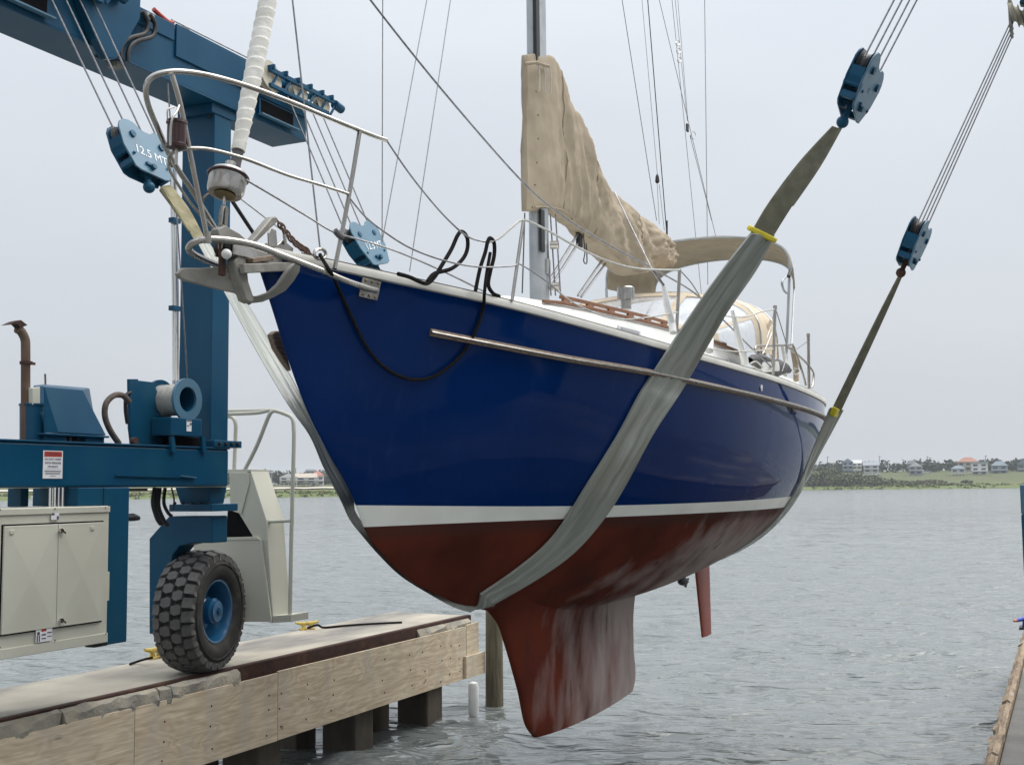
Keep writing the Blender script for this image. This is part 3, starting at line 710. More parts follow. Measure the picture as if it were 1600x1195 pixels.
# nail heads on the plywood
for u in (600, 642, 662, 690, 703, 716, 480, 520, 440, 420, 260, 330):
    for k in range(3):
        f = (.18, .5, .82)[k]+random.uniform(-.08, .08); q = px(u, 1000, X=PX+.0205)
        MB().lathe([(.009, 0), (.009, .004), (.005, .007)], (PX+.0205, q.y+random.uniform(-.04, .04), lerp(zb_, DZ-.2, f)), (1, 0, 0), 7).build('nail_head', M['rust'], root)
# header beam behind the plywood, piles under the dock
MB().box(EDGE-.30, PX-.004, -4, 14.68, zb_+.12, DZ-.235).build('header_beam', M['pile_concrete'], root, smooth=0)
for y in (1.6, 4.6, 7.6, 10.15, 11.95, 13.65):
    MB().box(EDGE-.42, EDGE+.03, y-.2, y+.2, -1.2, zb_+.118).build('pile', M['pile_concrete'], root, smooth=0, bevel=.02)
    MB().box(-8.70, -8.32, y-.2, y+.2, -1.2, .74).build('pile', M['pile_concrete'], root, smooth=0, bevel=.02)
MB().tube([(-8.05, 13.0, -1), (-8.05, 13.0, .74)], .2, 14).build('pile', M['pile_concrete'], root)
# round timber piling and its white fender
pb = px(749, 1104, X=-7.30); 
mb = MB(); n = 18; rows = []
for z in np.linspace(-1.0, 1.62, 26):
    rows.append([Vector((-7.32, 14.98, 0))+Vector(((.125-.008*z)*(1+.03*noise.noise(Vector((cos(2*pi*k/n)*2, sin(2*pi*k/n)*2, z*.8))))*cos(2*pi*k/n), (.125-.008*z)*sin(2*pi*k/n), z)) for k in range(n)])
mb.grid(rows, True); mb.f.append(tuple(25*n+k for k in range(n)))
tag(mb.build('timber_piling', M['pile_wood']), 'weathered round timber piling standing in water at the end of the plywood dock', 'piling')
fc = px(740, 1106, X=-7.22)
tag(MB().lathe([(.02, .0), (.055, .01), (.068, .05), (.068, .40), (.055, .44), (.02, .455)], (fc.x, fc.y, .0), (0,0,1), 18).build('dock_fender', M['white_plastic']), 'white cylindrical fender hanging at the waterline by the round piling', 'fender')

def cleat(name, p, ax, L, mats, label, cat='cleat', group=None):
    p = Vector(p); ax = Vector(ax).normalized(); z = Vector((0,0,1)); s = ax.cross(z)
    o = empty(name, p, label, cat, group)
    MB().obox(p+z*.012, ax*L*.32, s*L*.13, z*.012).build('base', mats[0], o, bevel=.004)
    for k in (-1, 1): MB().tube([p+ax*k*L*.14+z*.02, p+ax*k*L*.15+z*L*.24], [L*.085, L*.07], 8).build('post', mats[0], o)
    MB().tube([p-ax*L*.5+z*L*.32, p-ax*L*.25+z*L*.27, p+z*L*.26, p+ax*L*.25+z*L*.27, p+ax*L*.5+z*L*.32], [L*.045, L*.075, L*.085, L*.075, L*.045], 8).build('horn', mats[1], o)
    return o
c1 = px(467, 983, Z=DZ); cleat('dock_cleat', (c1.x+.12, c1.y, DZ), (.6, .8, 0), .30, (M['yellow_paint'], M['yellow_paint']), 'yellow mooring cleat right of the cream steps on the dock', group='yellow dock cleats')
c2 = px(236, 1029, Z=DZ); cleat('dock_cleat', (c2.x+.02, c2.y+.05, DZ), (0, 1, 0), .34, (M['yellow_paint'], M['yellow_paint']), 'yellow mooring cleat half hidden behind the big tyre', group='yellow dock cleats')
a = px(482, 978, Z=DZ+.03); b = px(510, 979, Z=DZ+.02); c = px(628, 972, Z=DZ+.02)
tag(MB().tube(smooth_path([px(480, 981, Z=DZ+.04), px(496, 976, Z=DZ+.07), px(506, 980, Z=DZ+.02), px(540, 977, Z=DZ+.02), px(585, 974, Z=DZ+.02), c]), .014, 6).build('dock_line', M['black_rope']), 'thin black line stretched along the dock from the yellow cleat', 'rope')
tag(MB().tube(smooth_path([px(203, 1037, Z=DZ+.015), px(215, 1033, Z=DZ+.02), px(228, 1029, Z=DZ+.06), px(238, 1027, Z=DZ+.08)]), .012, 6).build('dock_line', M['black_rope']), 'short dark line lying left of the half hidden cleat', 'rope')

# right-hand dock the photographer stands on
root = empty('concrete_dock', (.1, 8, 0), 'grey concrete dock with broken timber edge at the lower right corner', 'dock')
mb = MB(); rows = []
for y in np.linspace(-4, 20, 160):
    rows.append([Vector((x, y, DZ+.008*noise.noise(Vector((x*1.2, y*.7, 4))))) for x in np.linspace(-.47, 2.4, 14)])
mb.grid(rows); mb.box(-.46, 2.39, -4, 20, .7, DZ-.015)
mb.build('deck_slab', M['asphalt'], root)
y = -4.0; i = 0
while y < 20:
    L = random.uniform(1.3, 2.4); rows = []
    n = int(L/.09)
    for k in range(n+1):
        yy = y+L*k/n; j = lambda q, s=.016: s*noise.noise(Vector((yy*4.2, q, i*3.0)))
        end = .03 if k in (0, n) else 0
        rows.append([Vector((-.545+j(1)+end, yy, DZ-.14)), Vector((-.478, yy, DZ-.14)), Vector((-.478+j(2)*.4, yy, DZ+.05+j(3, .035))), Vector((-.51, yy, DZ+.065+j(4, .045))), Vector((-.555+j(5, .03), yy, DZ+.035+j(6, .04)))])
    mb = MB().grid(rows, True); m = 5; mb.f += [tuple(range(m)), tuple(n*m+q for q in range(m))]
    mb.build('edge_timber', M['old_timber'], root, smooth=25)
    y += L+.015; i += 1
MB().box(-.58, -.50, -4, 20, .55, DZ-.145).build('fascia_board', M['old_timber'], root, smooth=0, bevel=.006)
for y in (2, 5.5, 9, 12.5, 16, 19.5): MB().box(-.45, -.05, y-.2, y+.2, -1.2, .695).build('pile', M['pile_concrete'], root, smooth=0, bevel=.02)
o = empty('dock_cleat', (-.50, 16.1, 1.32), 'blue cleat with orange tip at the right edge of the photo above the water', 'cleat')
cp = px(1592, 968, Y=16.1)
MB().tube([cp+Vector((-.03, -.10, .0)), cp+Vector((.05, .05, .01)), cp+Vector((.2, .3, .02))], [.02, .03, .03], 8).build('horn', M['blue_paint'], o)
MB().tube([cp+Vector((-.05, -.16, .0)), cp+Vector((-.03, -.10, .0))], [.012, .02], 8).build('tip', M['orange_paint'], o)
MB().tube([cp+Vector((.07, .08, -.01)), cp+Vector((.06, .06, -.09))], .03, 8).build('post', M['blue_paint'], o)
MB().obox(cp+Vector((.06, .06, -.10)), (.06, 0, 0), (0, .14, 0), (0, 0, .012)).build('base', M['black_hose'], o)
# yard behind the photographer
tag(MB().box(-60, 60, -90, -4.02, -1, DZ-.02).build('boatyard_ground', M['asphalt'], loc=(0, 0, 0)), kind='structure')

# ------------------------------------------------------------------ sailboat
C = -4.05
HY0, HY1 = 5.30, 15.15
BY = [5.30,5.8,6.3,7.0,8.0,9.0,10.0,11.0,12.0,13.0,14.0,15.15]
BB = [0.03,.22,.42,.70,1.05,1.32,1.51,1.62,1.66,1.63,1.52,1.28]
SY = [5.3,6.0,7.0,8.0,9.0,10.0,11.0,12.0,13.0,14.0,15.15]
SZ = [4.36,4.315,4.245,4.155,4.08,4.03,4.0,3.975,3.965,3.97,3.99]
KY = [5.3,5.455,5.61,5.80,6.0,6.334,6.424,6.672,7.0,7.36,7.9,8.4,9.2,10.2,11.2,12.2,13.2,14.2,15.15]
KZ = [4.30,4.03,3.752,3.466,3.245,2.897,2.762,2.564,2.387,2.259,2.12,2.03,1.94,1.90,1.93,2.03,2.20,2.44,2.75]
PY = [5.3,6.5,8,9.5,11,13,15.15]
PP = [1.0,1.05,1.4,1.85,2.2,2.5,2.4]
QQ = [1.02,1.05,1.2,1.45,1.7,1.85,1.9]
def hb(y): return ci(y, BY, BB)
def zs(y): return ci(y, SY, SZ)
def zk(y): return ci(y, KY, KZ)
STEM = .035
def half(y, z):
    """Half breadth of the hull at station y and height z."""
    a, k = zs(y), zk(y)
    t = (a-z)/(a-k)
    if t < 0: t = 0.0
    if t > 1: return -1.0
    p, q = ci(y, PY, PP), ci(y, PY, QQ)
    b = max(hb(y)-STEM, .0)
    return b*(1-t**p)**(1/q)+STEM*sqrt(1-t)
def hull_pt(u, v, off=0.0):
    """First point of the hull's port side on a sight line, pushed off by off."""
    d = px(u, v, D=1)-EYE; t = 4.0
    prev = t
    while t < 20:
        p = EYE+d*t
        if HY0 < p.y < HY1 and zk(p.y) < p.z < zs(p.y)+.05 and abs(p.x-C) < half(p.y, p.z): break
        prev = t; t += .01
    lo, hi = prev, t
    for _ in range(20):
        mid = (lo+hi)/2; p = EYE+d*mid
        if zk(p.y) < p.z < zs(p.y)+.05 and abs(p.x-C) < half(p.y, p.z): hi = mid
        else: lo = mid
    p = EYE+d*lo
    return p+hull_n(p)*off
def hull_n(p):
    e = .02
    x = half(p.y, p.z); fy = (half(p.y+e, p.z)-half(p.y-e, p.z))/(2*e); fz = (half(p.y, min(p.z+e, zs(p.y)))-half(p.y, p.z-e))/(2*e)
    s = 1 if p.x > C else -1
    return Vector((s, -fy, -fz)).normalized()

boat = empty('sailboat', (C, 10, .9), 'navy blue sailboat with red fin keel hanging in the travel lift slings', 'sailboat')
def split_hull():
    ys = list(np.concatenate([np.linspace(5.30, 6.6, 34), np.linspace(6.65, 15.15, 96)]))
    n = 46; rows = []
    for y in ys:
        a_, k_ = zs(y), zk(y); p, q = ci(y, PY, PP), ci(y, PY, QQ); b = max(hb(y)-STEM, 0)
        r = []
        for i in range(n+1):
            t = 1-(1-i/n)**1.6
            tau = sin(t*pi/2)**(2/p)
            tau = min(tau, 1.0)
            x = b*(1-tau**p)**(1/q)+STEM*sqrt(1-tau)
            r.append((x, a_-(a_-k_)*tau))
        rows.append([Vector((C+x, y, z)) for x, z in r]+[Vector((C-x, y, z)) for x, z in r[::-1][1:]])
    mb = MB().grid(rows); m = len(rows[0])
    mb.f.append(tuple((len(rows)-1)*m+k for k in range(m)))
    bm = bmesh.new()
    vs = [bm.verts.new(p) for p in mb.v]
    for f in mb.f:
        try: bm.faces.new([vs[i] for i in f])
        except ValueError: pass
    bmesh.ops.remove_doubles(bm, verts=bm.verts[:], dist=1e-4)
    bmesh.ops.dissolve_degenerate(bm, dist=1e-5, edges=bm.edges[:])
    bmesh.ops.recalc_face_normals(bm, faces=bm.faces[:])
    def top(y): return ci(y, [6, 6.8, 8, 10.5, 12, 15.2], [2.905, 2.884, 2.857, 2.852, 2.866, 2.90])
    def bot(y): return 2.758
    def cut(bm0, fn, keep):
        b2 = bm0.copy()
        for v in b2.verts: v.co.z -= fn(v.co.y)
        bmesh.ops.bisect_plane(b2, geom=b2.verts[:]+b2.edges[:]+b2.faces[:], plane_co=(0,0,0), plane_no=(0,0,1), clear_outer=(keep < 0), clear_inner=(keep > 0))
        for v in b2.verts: v.co.z += fn(v.co.y)
        return b2
    parts = {'topsides': (cut(bm, top, 1), 'navy_gelcoat'), 'boot_stripe': (cut(cut(bm, top, -1), bot, 1), 'boot_white'), 'bottom': (cut(bm, bot, -1), 'antifouling')}
    for nm, (b, mat) in parts.items():
        me = bpy.data.meshes.new(nm)
        for v in b.verts: v.co -= ORG[boat.name]
        b.to_mesh(me); b.free()
        me.materials.append(M[mat])
        me.polygons.foreach_set('use_smooth', [True]*len(me.polygons)); me.set_sharp_from_angle(angle=radians(50))
        o = bpy.data.objects.new(nm, me); COL.objects.link(o); o.parent = boat; ORG[o.name] = ORG[boat.name]
split_hull()

# fin keel with a filleted root
def foil(x): return 5*(.2969*sqrt(x)-.126*x-.3516*x*x+.2843*x**3-.1015*x**4)
KLZ = [.93, 1.0, 1.4, 1.8, 1.95, 2.05, 2.2]
KLY = [9.02, 8.94, 8.72, 8.48, 8.38, 8.25, 8.0]
KTY = [11.42, 11.48, 11.48, 11.52, 11.60, 11.74, 12.1]
KTH = [.20, .25, .29, .34, .46, .66, 1.1]
rows = []
for z in np.linspace(.93, 2.16, 34):
    ly, ty, th = ci(z, KLZ, KLY), ci(z, KLZ, KTY), ci(z, KLZ, KTH)
    r = []
    N = 30
    for k in range(N+1):
        s = .5*(1-cos(pi*k/N)); r.append((ly+(ty-ly)*s, .5*th*foil(s)+.006*(1 if 0 < k < N else 0)))
    rows.append([Vector((C+x, y, z+(.03*((y-10.3)/1.2)**2 if z < 1.1 else 0)*(1.1-z)/.17)) for y, x in r]+[Vector((C-x, y, z+(.03*((y-10.3)/1.2)**2 if z < 1.1 else 0)*(1.1-z)/.17)) for y, x in r[::-1][1:-1]])
mb = MB().grid(rows, True); m = len(rows[0]); mb.f.append(tuple(range(m)))
mb.build('keel', M['antifouling'], boat, smooth=60)
# rudder
rows = []
for z in np.linspace(1.19, 2.5, 14):
    t = (z-1.19)/.79; ly, ty = lerp(13.95, 13.74, t), lerp(14.34, 14.33, t); r = []
    for k in range(17):
        s = .5*(1-cos(pi*k/16)); r.append((ly+(ty-ly)*s, .5*lerp(.07, .1, t)*foil(s)+.004*(1 if 0 < k < 16 else 0)))
    rows.append([Vector((C+x, y, z)) for y, x in r]+[Vector((C-x, y, z)) for y, x in r[::-1][1:-1]])
mb = MB().grid(rows, True); m = len(rows[0]); mb.f.append(tuple(range(m)))
pm('rudder_red', (.24, .045, .025), (.17, .034, .02), scale=5, rough=.5, stretch=(1, 1, .3))
mb.build('rudder', M['rudder_red'], boat, smooth=60)
# folding propeller on its strut
pc = px(1069, 908, X=C)
MB().bar(pc+Vector((0, -.05, .3)), pc+Vector((0, -.02, .02)), .03, .1).build('propeller_strut', M['bronze'], boat)
MB().lathe([(.02, -.16), (.045, -.12), (.05, -.02), (.03, .05), (.015, .14)], pc, (0, 1, -.1), 12).build('propeller', M['black_hose'], boat)
MB().prism([pc+Vector((0, -.1, .0)), pc+Vector((.0, .14, .03)), pc+Vector((.0, .02, -.07))], (.02, 0, 0)).build('propeller_blade', M['black_hose'], boat)

# deck, toe rail, rub rail
rows = []
for y in np.linspace(5.33, 15.14, 60):
    b = hb(y)-.02
    rows.append([Vector((C+b*s, y, zs(y)-.055+.06*(1-s*s)*min(1, b))) for s in np.linspace(-1, 1, 13)])
MB().grid(rows).build('deck', M['deck_white'], boat, smooth=180)
def along(fn, y0, y1, n=90):
    return [fn(y) for y in np.linspace(y0, y1, n)]
for s in (1, -1):
    rows = []
    for y in np.concatenate([np.linspace(5.26, 6.2, 20), np.linspace(6.3, 15.14, 80)]):
        b = hb(max(y, 5.3)); z = zs(y); dx = (hb(min(y+.05, 15.1))-hb(max(y-.05, 5.3)))/.1
        t = Vector((s*dx, 1, 0)).normalized(); nr = Vector((t.y, -t.x, 0))*s
        p = Vector((C+s*b, y, z-.038))
        h = .046
        rows.append([p+nr*.016+Vector((0,0,-.014)), p+nr*.022+Vector((0,0,.010)), p+nr*.014+Vector((0,0,h*.75)), p-nr*.012+Vector((0,0,h*.82)), p-nr*.035+Vector((0,0,h*.6)), p-nr*.04+Vector((0,0,-.02))])
    mb = MB().grid(rows, True); m = 6; mb.f += [tuple(range(m)), tuple((len(rows)-1)*m+k for k in range(m))]
    mb.build('toe_rail', M['rail_white'], boat, smooth=50)
    MB().tube([(r[3]+r[2])/2+Vector((0, 0, .004)) for r in rows[6:]], .0055, 6).build('rail_gap_line', M['dark_wire'], boat)  # dark line standing in for the shadow gap between rail and cabin
    # weathered teak rub rail along the topsides, with its stainless strip
    rows = []; rows2 = []
    ya = 6.52
    for y in np.linspace(ya, 15.12, 90):
        z = ci(y, [6.5, 7, 7.7, 8.6, 9.2, 10.5, 12, 15.2], [3.985, 3.948, 3.90, 3.862, 3.83, 3.785, 3.76, 3.76])
        x = half(y, z); p = Vector((C+s*x, y, z)); nn = hull_n(p+Vector((s*.001, 0, 0)))
        up = Vector((0, 0, 1)); w = .036*min(1, (y-ya)/.05+.5)
        rows.append([p+up*.026-nn*.01, p+up*.020+nn*w*.8, p+up*.005+nn*w, p-up*.012+nn*w, p-up*.023+nn*w*.75, p-up*.028-nn*.01])
        rows2.append(p+nn*(w+.004)+up*.002)
    mb = MB().grid(rows, True); m = 6; mb.f += [tuple(range(m)), tuple(89*m+k for k in range(m))]
    rr = mb.build('rub_rail', M['weathered_teak'], boat, smooth=50)
    MB().tube(rows2, .0095, 8).build('rub_strip', M['stainless'], rr)

# forward end of the starboard rub rail, seen past the stem
MB().prism([px(u, v, X=-4.50) for u, v in ((425, 522), (431, 517), (438, 517), (456, 580), (446, 566), (432, 544))], (-.05, .01, 0)).build('rub_rail_end', M['weathered_teak'], boat, smooth=30, bevel=.008)
# cabin trunk
def cab_w(y): return ci(y, [7.4, 7.7, 8.5, 10, 11.5, 12.6], [.36, .54, .68, .84, .92, .94])
def cab_t(y): return ci(y, [7.4, 7.8, 8.2, 9.2, 10.5, 12.6], [4.255, 4.355, 4.395, 4.425, 4.45, 4.445])
rows = []
for y in np.linspace(7.4, 12.6, 50):
    w, t = cab_w(y), cab_t(y); z0 = zs(y)-.03
    h = t-z0
    prof = [(w+.07, 0), (w+.045, .35*h), (w+.015, .8*h), (w-.02, .93*h), (w-.09, h), (w*.5, h+.05), (0, h+.07)]
    rows.append([Vector((C+x, y, z0+q)) for x, q in prof]+[Vector((C-x, y, z0+q)) for x, q in prof[::-1][1:]])
mb = MB().grid(rows); mb.f.append(tuple(len(rows[0])*(len(rows)-1)+k for k in range(len(rows[0])))); mb.f.append(tuple(range(len(rows[0]))))
cabin = mb.build('cabin_trunk', M['deck_white'], boat, smooth=40)
def cab_side(y, q, off=0.0):
    w, t = cab_w(y), cab_t(y); z0 = zs(y)-.03; h = t-z0
    return Vector((C+ci(q, [0, .35, .8, .93, 1], [w+.07, w+.045, w+.015, w-.02, w-.09])+off, y, z0+q*h))
for a, b in ((9.0, 9.42), (10.35, 10.8), (11.75, 12.2)):
    pts = [cab_side(a, .42, .006), cab_side(b, .42, .006), cab_side(b, .66, .006), cab_side(a, .66, .006)]
    fr = MB().prism(pts, (.014, 0, .002)).build('portlight', M['port_frame'], cabin, bevel=.004)
    c_ = sum(pts, Vector())/4
    MB().prism([lerp(c_, p, .8)+Vector((.015, 0, 0)) for p in pts], (.004, 0, 0)).build('portlight_glass', M['port_glass'], cabin)
# teak eyebrow strips and scalloped hand rails
def strip(pts, w, h, name, par, mat):
    pts = [Vector(p) for p in pts]
    rows = [[p+Vector((0, 0, 0)), p+Vector((w, 0, 0)), p+Vector((w, 0, h)), p+Vector((0, 0, h))] for p in pts]
    mb = MB().grid(rows, True); mb.f += [(0,1,2,3), tuple(4*(len(pts)-1)+k for k in range(4))]
    return mb.build(name, M[mat], par, smooth=30, bevel=.003)
strip([cab_side(y, .90, -.005) for y in np.linspace(7.9, 10.6, 16)], .03, .022, 'teak_eyebrow', cabin, 'teak')
strip([cab_side(y, .90, -.005) for y in np.linspace(10.62, 12.5, 12)], .03, .022, 'teak_eyebrow', cabin, 'teak')
def handrail(y0, y1, n, s=1):
    def base(y): 
        p = cab_side(y, 1.0); return Vector((C+s*(p.x-C-.10), y, p.z+.012))
    strip([base(y)+Vector((0, 0, .045)) for y in np.linspace(y0, y1, 16)], .026, .026, 'hand_rail', cabin, 'teak')
    for i in range(n):
        y = lerp(y0+.08, y1-.08, i/(n-1)); p = base(y)
        MB().prism([p+Vector((0, -.09, 0)), p+Vector((0, .09, 0)), p+Vector((0, .05, .046)), p+Vector((0, -.05, .046))], (.026, 0, 0)).build('rail_foot', M['teak'], cabin, smooth=0)
handrail(8.5, 10.6, 6); handrail(11.55, 12.5, 5); handrail(8.5, 10.6, 6, -1)
# stainless ventilator
vp = px(978, 464, X=C+.3)
MB().lathe([(.05, -.12), (.05, -.03), (.085, -.03), (.085, .085), (.075, .095)], vp, (0,0,1), 20).build('ventilator', M['stainless'], boat)
# cockpit coaming and stern locker tops
rows = []
for y in np.linspace(12.55, 14.9, 20):
    w = min(1.12, hb(y)-.35); z0 = zs(y)-.02
    rows.append([Vector((C+w+.1, y, z0)), Vector((C+w+.05, y, z0+.28)), Vector((C+w-.1, y, z0+.30)), Vector((C+w-.16, y, z0))])
for s in (1, -1):
    mb = MB().grid([[Vector((C+s*(p.x-C), p.y, p.z)) for p in r] for r in rows], True); mb.f += [(0,1,2,3), (76,77,78,79)]
    mb.build('coaming', M['deck_white'], boat, smooth=40)

# mast, sail cover, boom
MY = 9.24
def oval(c, a, b, n=20): return [c+Vector((a*cos(2*pi*k/n), b*sin(2*pi*k/n), 0)) for k in range(n)]
mb = MB().grid([oval(Vector((C, MY, z)), .075, .125) for z in (4.5, 6.5, 9, 12, 15.5)], True)
mb.f += [tuple(80+k for k in range(20))]
mast = mb.build('mast', M['aluminium'], boat, smooth=60)
MB().box(C+.055, C+.078, MY-.12, MY-.05, 5.0, 5.36).build('mast_track', M['black_hose'], mast, smooth=0)
MB().box(C+.03, C+.062, MY-.14, MY-.07, 6.6, 9.2).build('mast_track', M['black_hose'], mast, smooth=0)
MB().box(C+.068, C+.088, MY-.03, MY+.05, 4.82, 4.95).build('exit_plate', M['stainless'], mast, smooth=0, bevel=.006)
for z in (4.72, 5.08):
    MB().tube([(C+.08, MY+.06, z), (C+.15, MY+.08, z)], .035, 12).build('winch', M['stainless'], mast)
by0 = Vector((C, MY+.12, 5.62)); by1 = px(1046, 400, X=C)
MB().tube([by0, by1+Vector((0, .1, 0))], .065, 14).build('boom', M['aluminium'], boat)
CT = [(819, 87, 330), (838, 86, 331), (858, 92, 333), (868, 118, 337), (880, 150, 344), (891, 170, 352), (901, 186, 362), (908, 208, 369), (916, 232, 377), (930, 272, 391), (950, 300, 409), (968, 316, 424), (985, 330, 430), (1003, 343, 426), (1020, 355, 421), (1034, 366, 418), (1042, 376, 416), (1046, 390, 412)]
TH = [.03, .095, .11, .135, .155, .17, .175, .18, .185, .19, .20, .20, .19, .18, .165, .14, .11, .04]
T3 = [(px(u, a, X=C), px(u, b, X=C), w) for (u, a, b), w in zip(CT, TH)]
NU = 250; rows = []
for i in range(NU+1):
    f = i/NU*(len(T3)-1); k = min(int(f), len(T3)-2); t = f-k
    g = lambda j: T3[min(max(j, 0), len(T3)-1)]
    def cat(a, b, c, d): return .5*((2*b)+(c-a)*t+(2*a-5*b+4*c-d)*t*t+(3*b-a-3*c+d)*t**3)
    top = cat(g(k-1)[0], g(k)[0], g(k+1)[0], g(k+2)[0]); bot = cat(g(k-1)[1], g(k)[1], g(k+1)[1], g(k+2)[1]); w = max(.02, cat(g(k-1)[2], g(k)[2], g(k+1)[2], g(k+2)[2]))
    r = []; n = 84
    for q in range(n):
        th = 2*pi*q/n
        v = .5-.5*cos(th)                 # 0 bottom .. 1 top
        s = 1 if th <= pi else -1
        shp = (sin(th) if th <= pi else -sin(th))
        ub = min(1, max(0, i/NU-.10)/.15); shp = shp**lerp(.22, .55, ub)*(1-.35*ub*v**2)
        p = bot.lerp(top, v)
        # gathers hang from the top ridge and fan forward to the mast; deeper in the middle
        uu = i/NU
        q_ = 23*uu+2.8*v*(1-uu)+1.3*noise.noise(Vector((uu*7, v*1.6, s*3))); fold = (1-2*abs(sin(q_))**.7)*.75+.5*(1-2*abs(sin(q_*1.73+2*v+1)))**1+noise.noise(Vector((uu*30, v*2.2+uu*5, s*7)))*.9+noise.noise(Vector((uu*9+v*4, v*3, s*2)))*.8
        cre = noise.noise(Vector((uu*60+v*9, v*7-uu*12, s*4))); fold += .45*(1-2.4*abs(cre))+.3*(1-2.4*abs(noise.noise(Vector((uu*34-v*6, v*4, s*9)))))
        amp = (.010 if uu < .12 else lerp(.02, .042, min(1, (uu-.12)/.5)))*(.35+.65*sin(pi*min(max(v, 0), 1)))
        x = s*(w*shp+amp*fold*min(1, shp*2))
        r.append(Vector((C+x, p.y+.012*fold*(uu > .1), p.z+.010*fold*(v-.3))))
    rows.append(r)
mb = MB().grid(rows, True); m = len(rows[0]); mb.f += [tuple(range(m)), tuple(NU*m+k for k in range(m))]
cover = mb.build('sail_cover', M['canvas'], boat, smooth=180)
for i_ in (40, 110, 173):
    ring = rows[i_]; port_ = [p for p in ring[1:42]]
    MB().tube([p+Vector((.004, 0, 0)) for p in port_], .007, 6).build('cover_seam', M['canvas'], cover, smooth=180)
hem = [r[4]+Vector((.006, 0, 0)) for r in rows[7:233]]
MB().tube(hem, .008, 6).build('cover_hem', M['canvas'], cover, smooth=180)
for u, v in ((838, 143), (841, 180), (841, 217), (839, 254), (836, 289), (832, 324), (894, 342)):
    p = px(u, v, X=C+.155); MB().ball(p, .008, 8, 5).build('fastener', M['bronze'], cover)
for i in range(3):
    p = px(840+i*9, 95+i*2, X=C+.13); MB().tube([p, p+Vector((.01, .02, -.12)), p+Vector((.0, .03, -.26))], .006, 6).build('tie_cord', M['white_rope'], cover)
MB().tube([px(820, 100, X=C+.09), px(838, 98, X=C+.15), px(858, 104, X=C+.12)], .014, 8).build('tie_band', M['canvas'], cover)
# boom vang and mainsheet tackles under the boom
for a, b, w in (((905, 362), (852, 448), .012), ((912, 366), (858, 452), .012), ((900, 368), (856, 446), .006), ((940, 408), (903, 462), .012), ((946, 412), (908, 464), .012)):
    MB().tube([px(*a, X=C), px(*b, X=C)], w, 8).build('vang_line', M['wire'], boat)
MB().tube(smooth_path([px(911, 365, X=C+.05), px(914, 392, X=C+.06), px(912, 408, X=C+.06), px(917, 410, X=C+.06), px(916, 380, X=C+.05)]), .006, 6).build('rope_tail', M['dark_wire'], boat)
MB().obox(px(905, 372, X=C), (.02, 0, 0), (0, .05, 0), (0, 0, .09)).build('vang_block', M['black_hose'], boat, bevel=.015)

# bimini
def arch(y, hw, z0, h, n=25, e=.5):
    return [Vector((C+hw*cos(t), y, z0+h*max(sin(t), 0)**e)) for t in np.linspace(0, pi, n)]
rows = []
for i, y in enumerate(np.linspace(14.0, 15.3, 12)):
    t = i/11; dz = .03*sin(3*pi*t)*0+.02*noise.noise(Vector((t*3, 0, 0)))
    rows.append([p+Vector((0, 0, .012*noise.noise(Vector((p.x*2.5, t*6, 3))))) for p in arch(y, 1.17-.22*t**1.3, 5.50+.02*t, .54+dz-.06*t, 41, .5)])
top_rows = rows
mb = MB().grid(rows)
bim = mb.build('bimini', M['canvas'], boat, smooth=60)
so_ = bim.modifiers.new('thickness', 'SOLIDIFY'); so_.thickness = .018
for y, hw_, z_, h_ in ((14.005, 1.16, 5.485, .54), (15.295, .945, 5.505, .48)):
    MB().tube(arch(y, hw_, z_, h_, 41, .5), .014, 8).build('bimini_hoop', M['aluminium'], bim)
for s in (1, -1):
    MB().tube([Vector((C+s*1.16, 14.0, 5.50)), Vector((C+s*1.09, 13.9, 4.2))], .017, 8).build('bimini_leg', M['aluminium'], bim)
    MB().tube([Vector((C+s*.945, 15.3, 5.52)), Vector((C+s*1.09, 14.3, 4.6))], .014, 8).build('bimini_leg', M['aluminium'], bim)
MB().tube(smooth_path([px(1228, 432, X=-2.88), px(1222, 440, X=-2.88), px(1224, 452, X=-2.88), px(1229, 458, X=-2.88)]), .014, 8).build('bimini_hinge', M['aluminium'], bim)
for s in (1,):
    MB().tube([px(1237, 420, X=-2.87), px(1232, 432, X=-2.88)], .022, 8).build('bimini_hinge', M['black_hose'], bim)

# dodger: sloping clear front, canvas roof and clear sides
def dpt(y, s, hw, z0, h): return Vector((C+hw*cos(s), y, z0+h*max(sin(s), 0)**.5))
ang = np.linspace(0.0, pi, 37)
def darch(y, hw, z0, h): return [dpt(y, a, hw, z0, h) for a in ang]
front0 = darch(11.35, .95, 4.42, .16); front1 = darch(11.95, 1.27, 4.34, .70); roof1 = darch(12.85, 1.24, 4.36, .76)
dodger = MB().grid([front1, [lerp(a, b, .5)+Vector((0, 0, .02)) for a, b in zip(front1, roof1)], roof1]).build('dodger', M['canvas_pale'], boat, smooth=60)
MB().grid([front0, [lerp(a, b, .5) for a, b in zip(front0, front1)], front1]).build('dodger_window', M['clear_vinyl'], dodger, smooth=60)
# canvas borders on the front panel
for t0, t1 in ((0, .10), (.9, 1.0)):
    MB().grid([[lerp(a, b, t0)+Vector((0, -.008, .006)) for a, b in zip(front0, front1)], [lerp(a, b, t1)+Vector((0, -.008, .006)) for a, b in zip(front0, front1)]]).build('dodger_border', M['canvas_pale'], dodger, smooth=60)
for i0, i1 in ((3, 4), (13, 14), (23, 24), (32, 33)):
    MB().grid([[lerp(front0[i], front1[i], t)+Vector((0, -.009, .007)) for i in (i0, i1)] for t in np.linspace(0, 1, 5)]).build('dodger_border', M['canvas_pale'], dodger, smooth=60)
MB().tube(front1, .013, 8).build('dodger_hoop', M['stainless'], dodger)
MB().tube(roof1, .013, 8).build('dodger_hoop', M['stainless'], dodger)
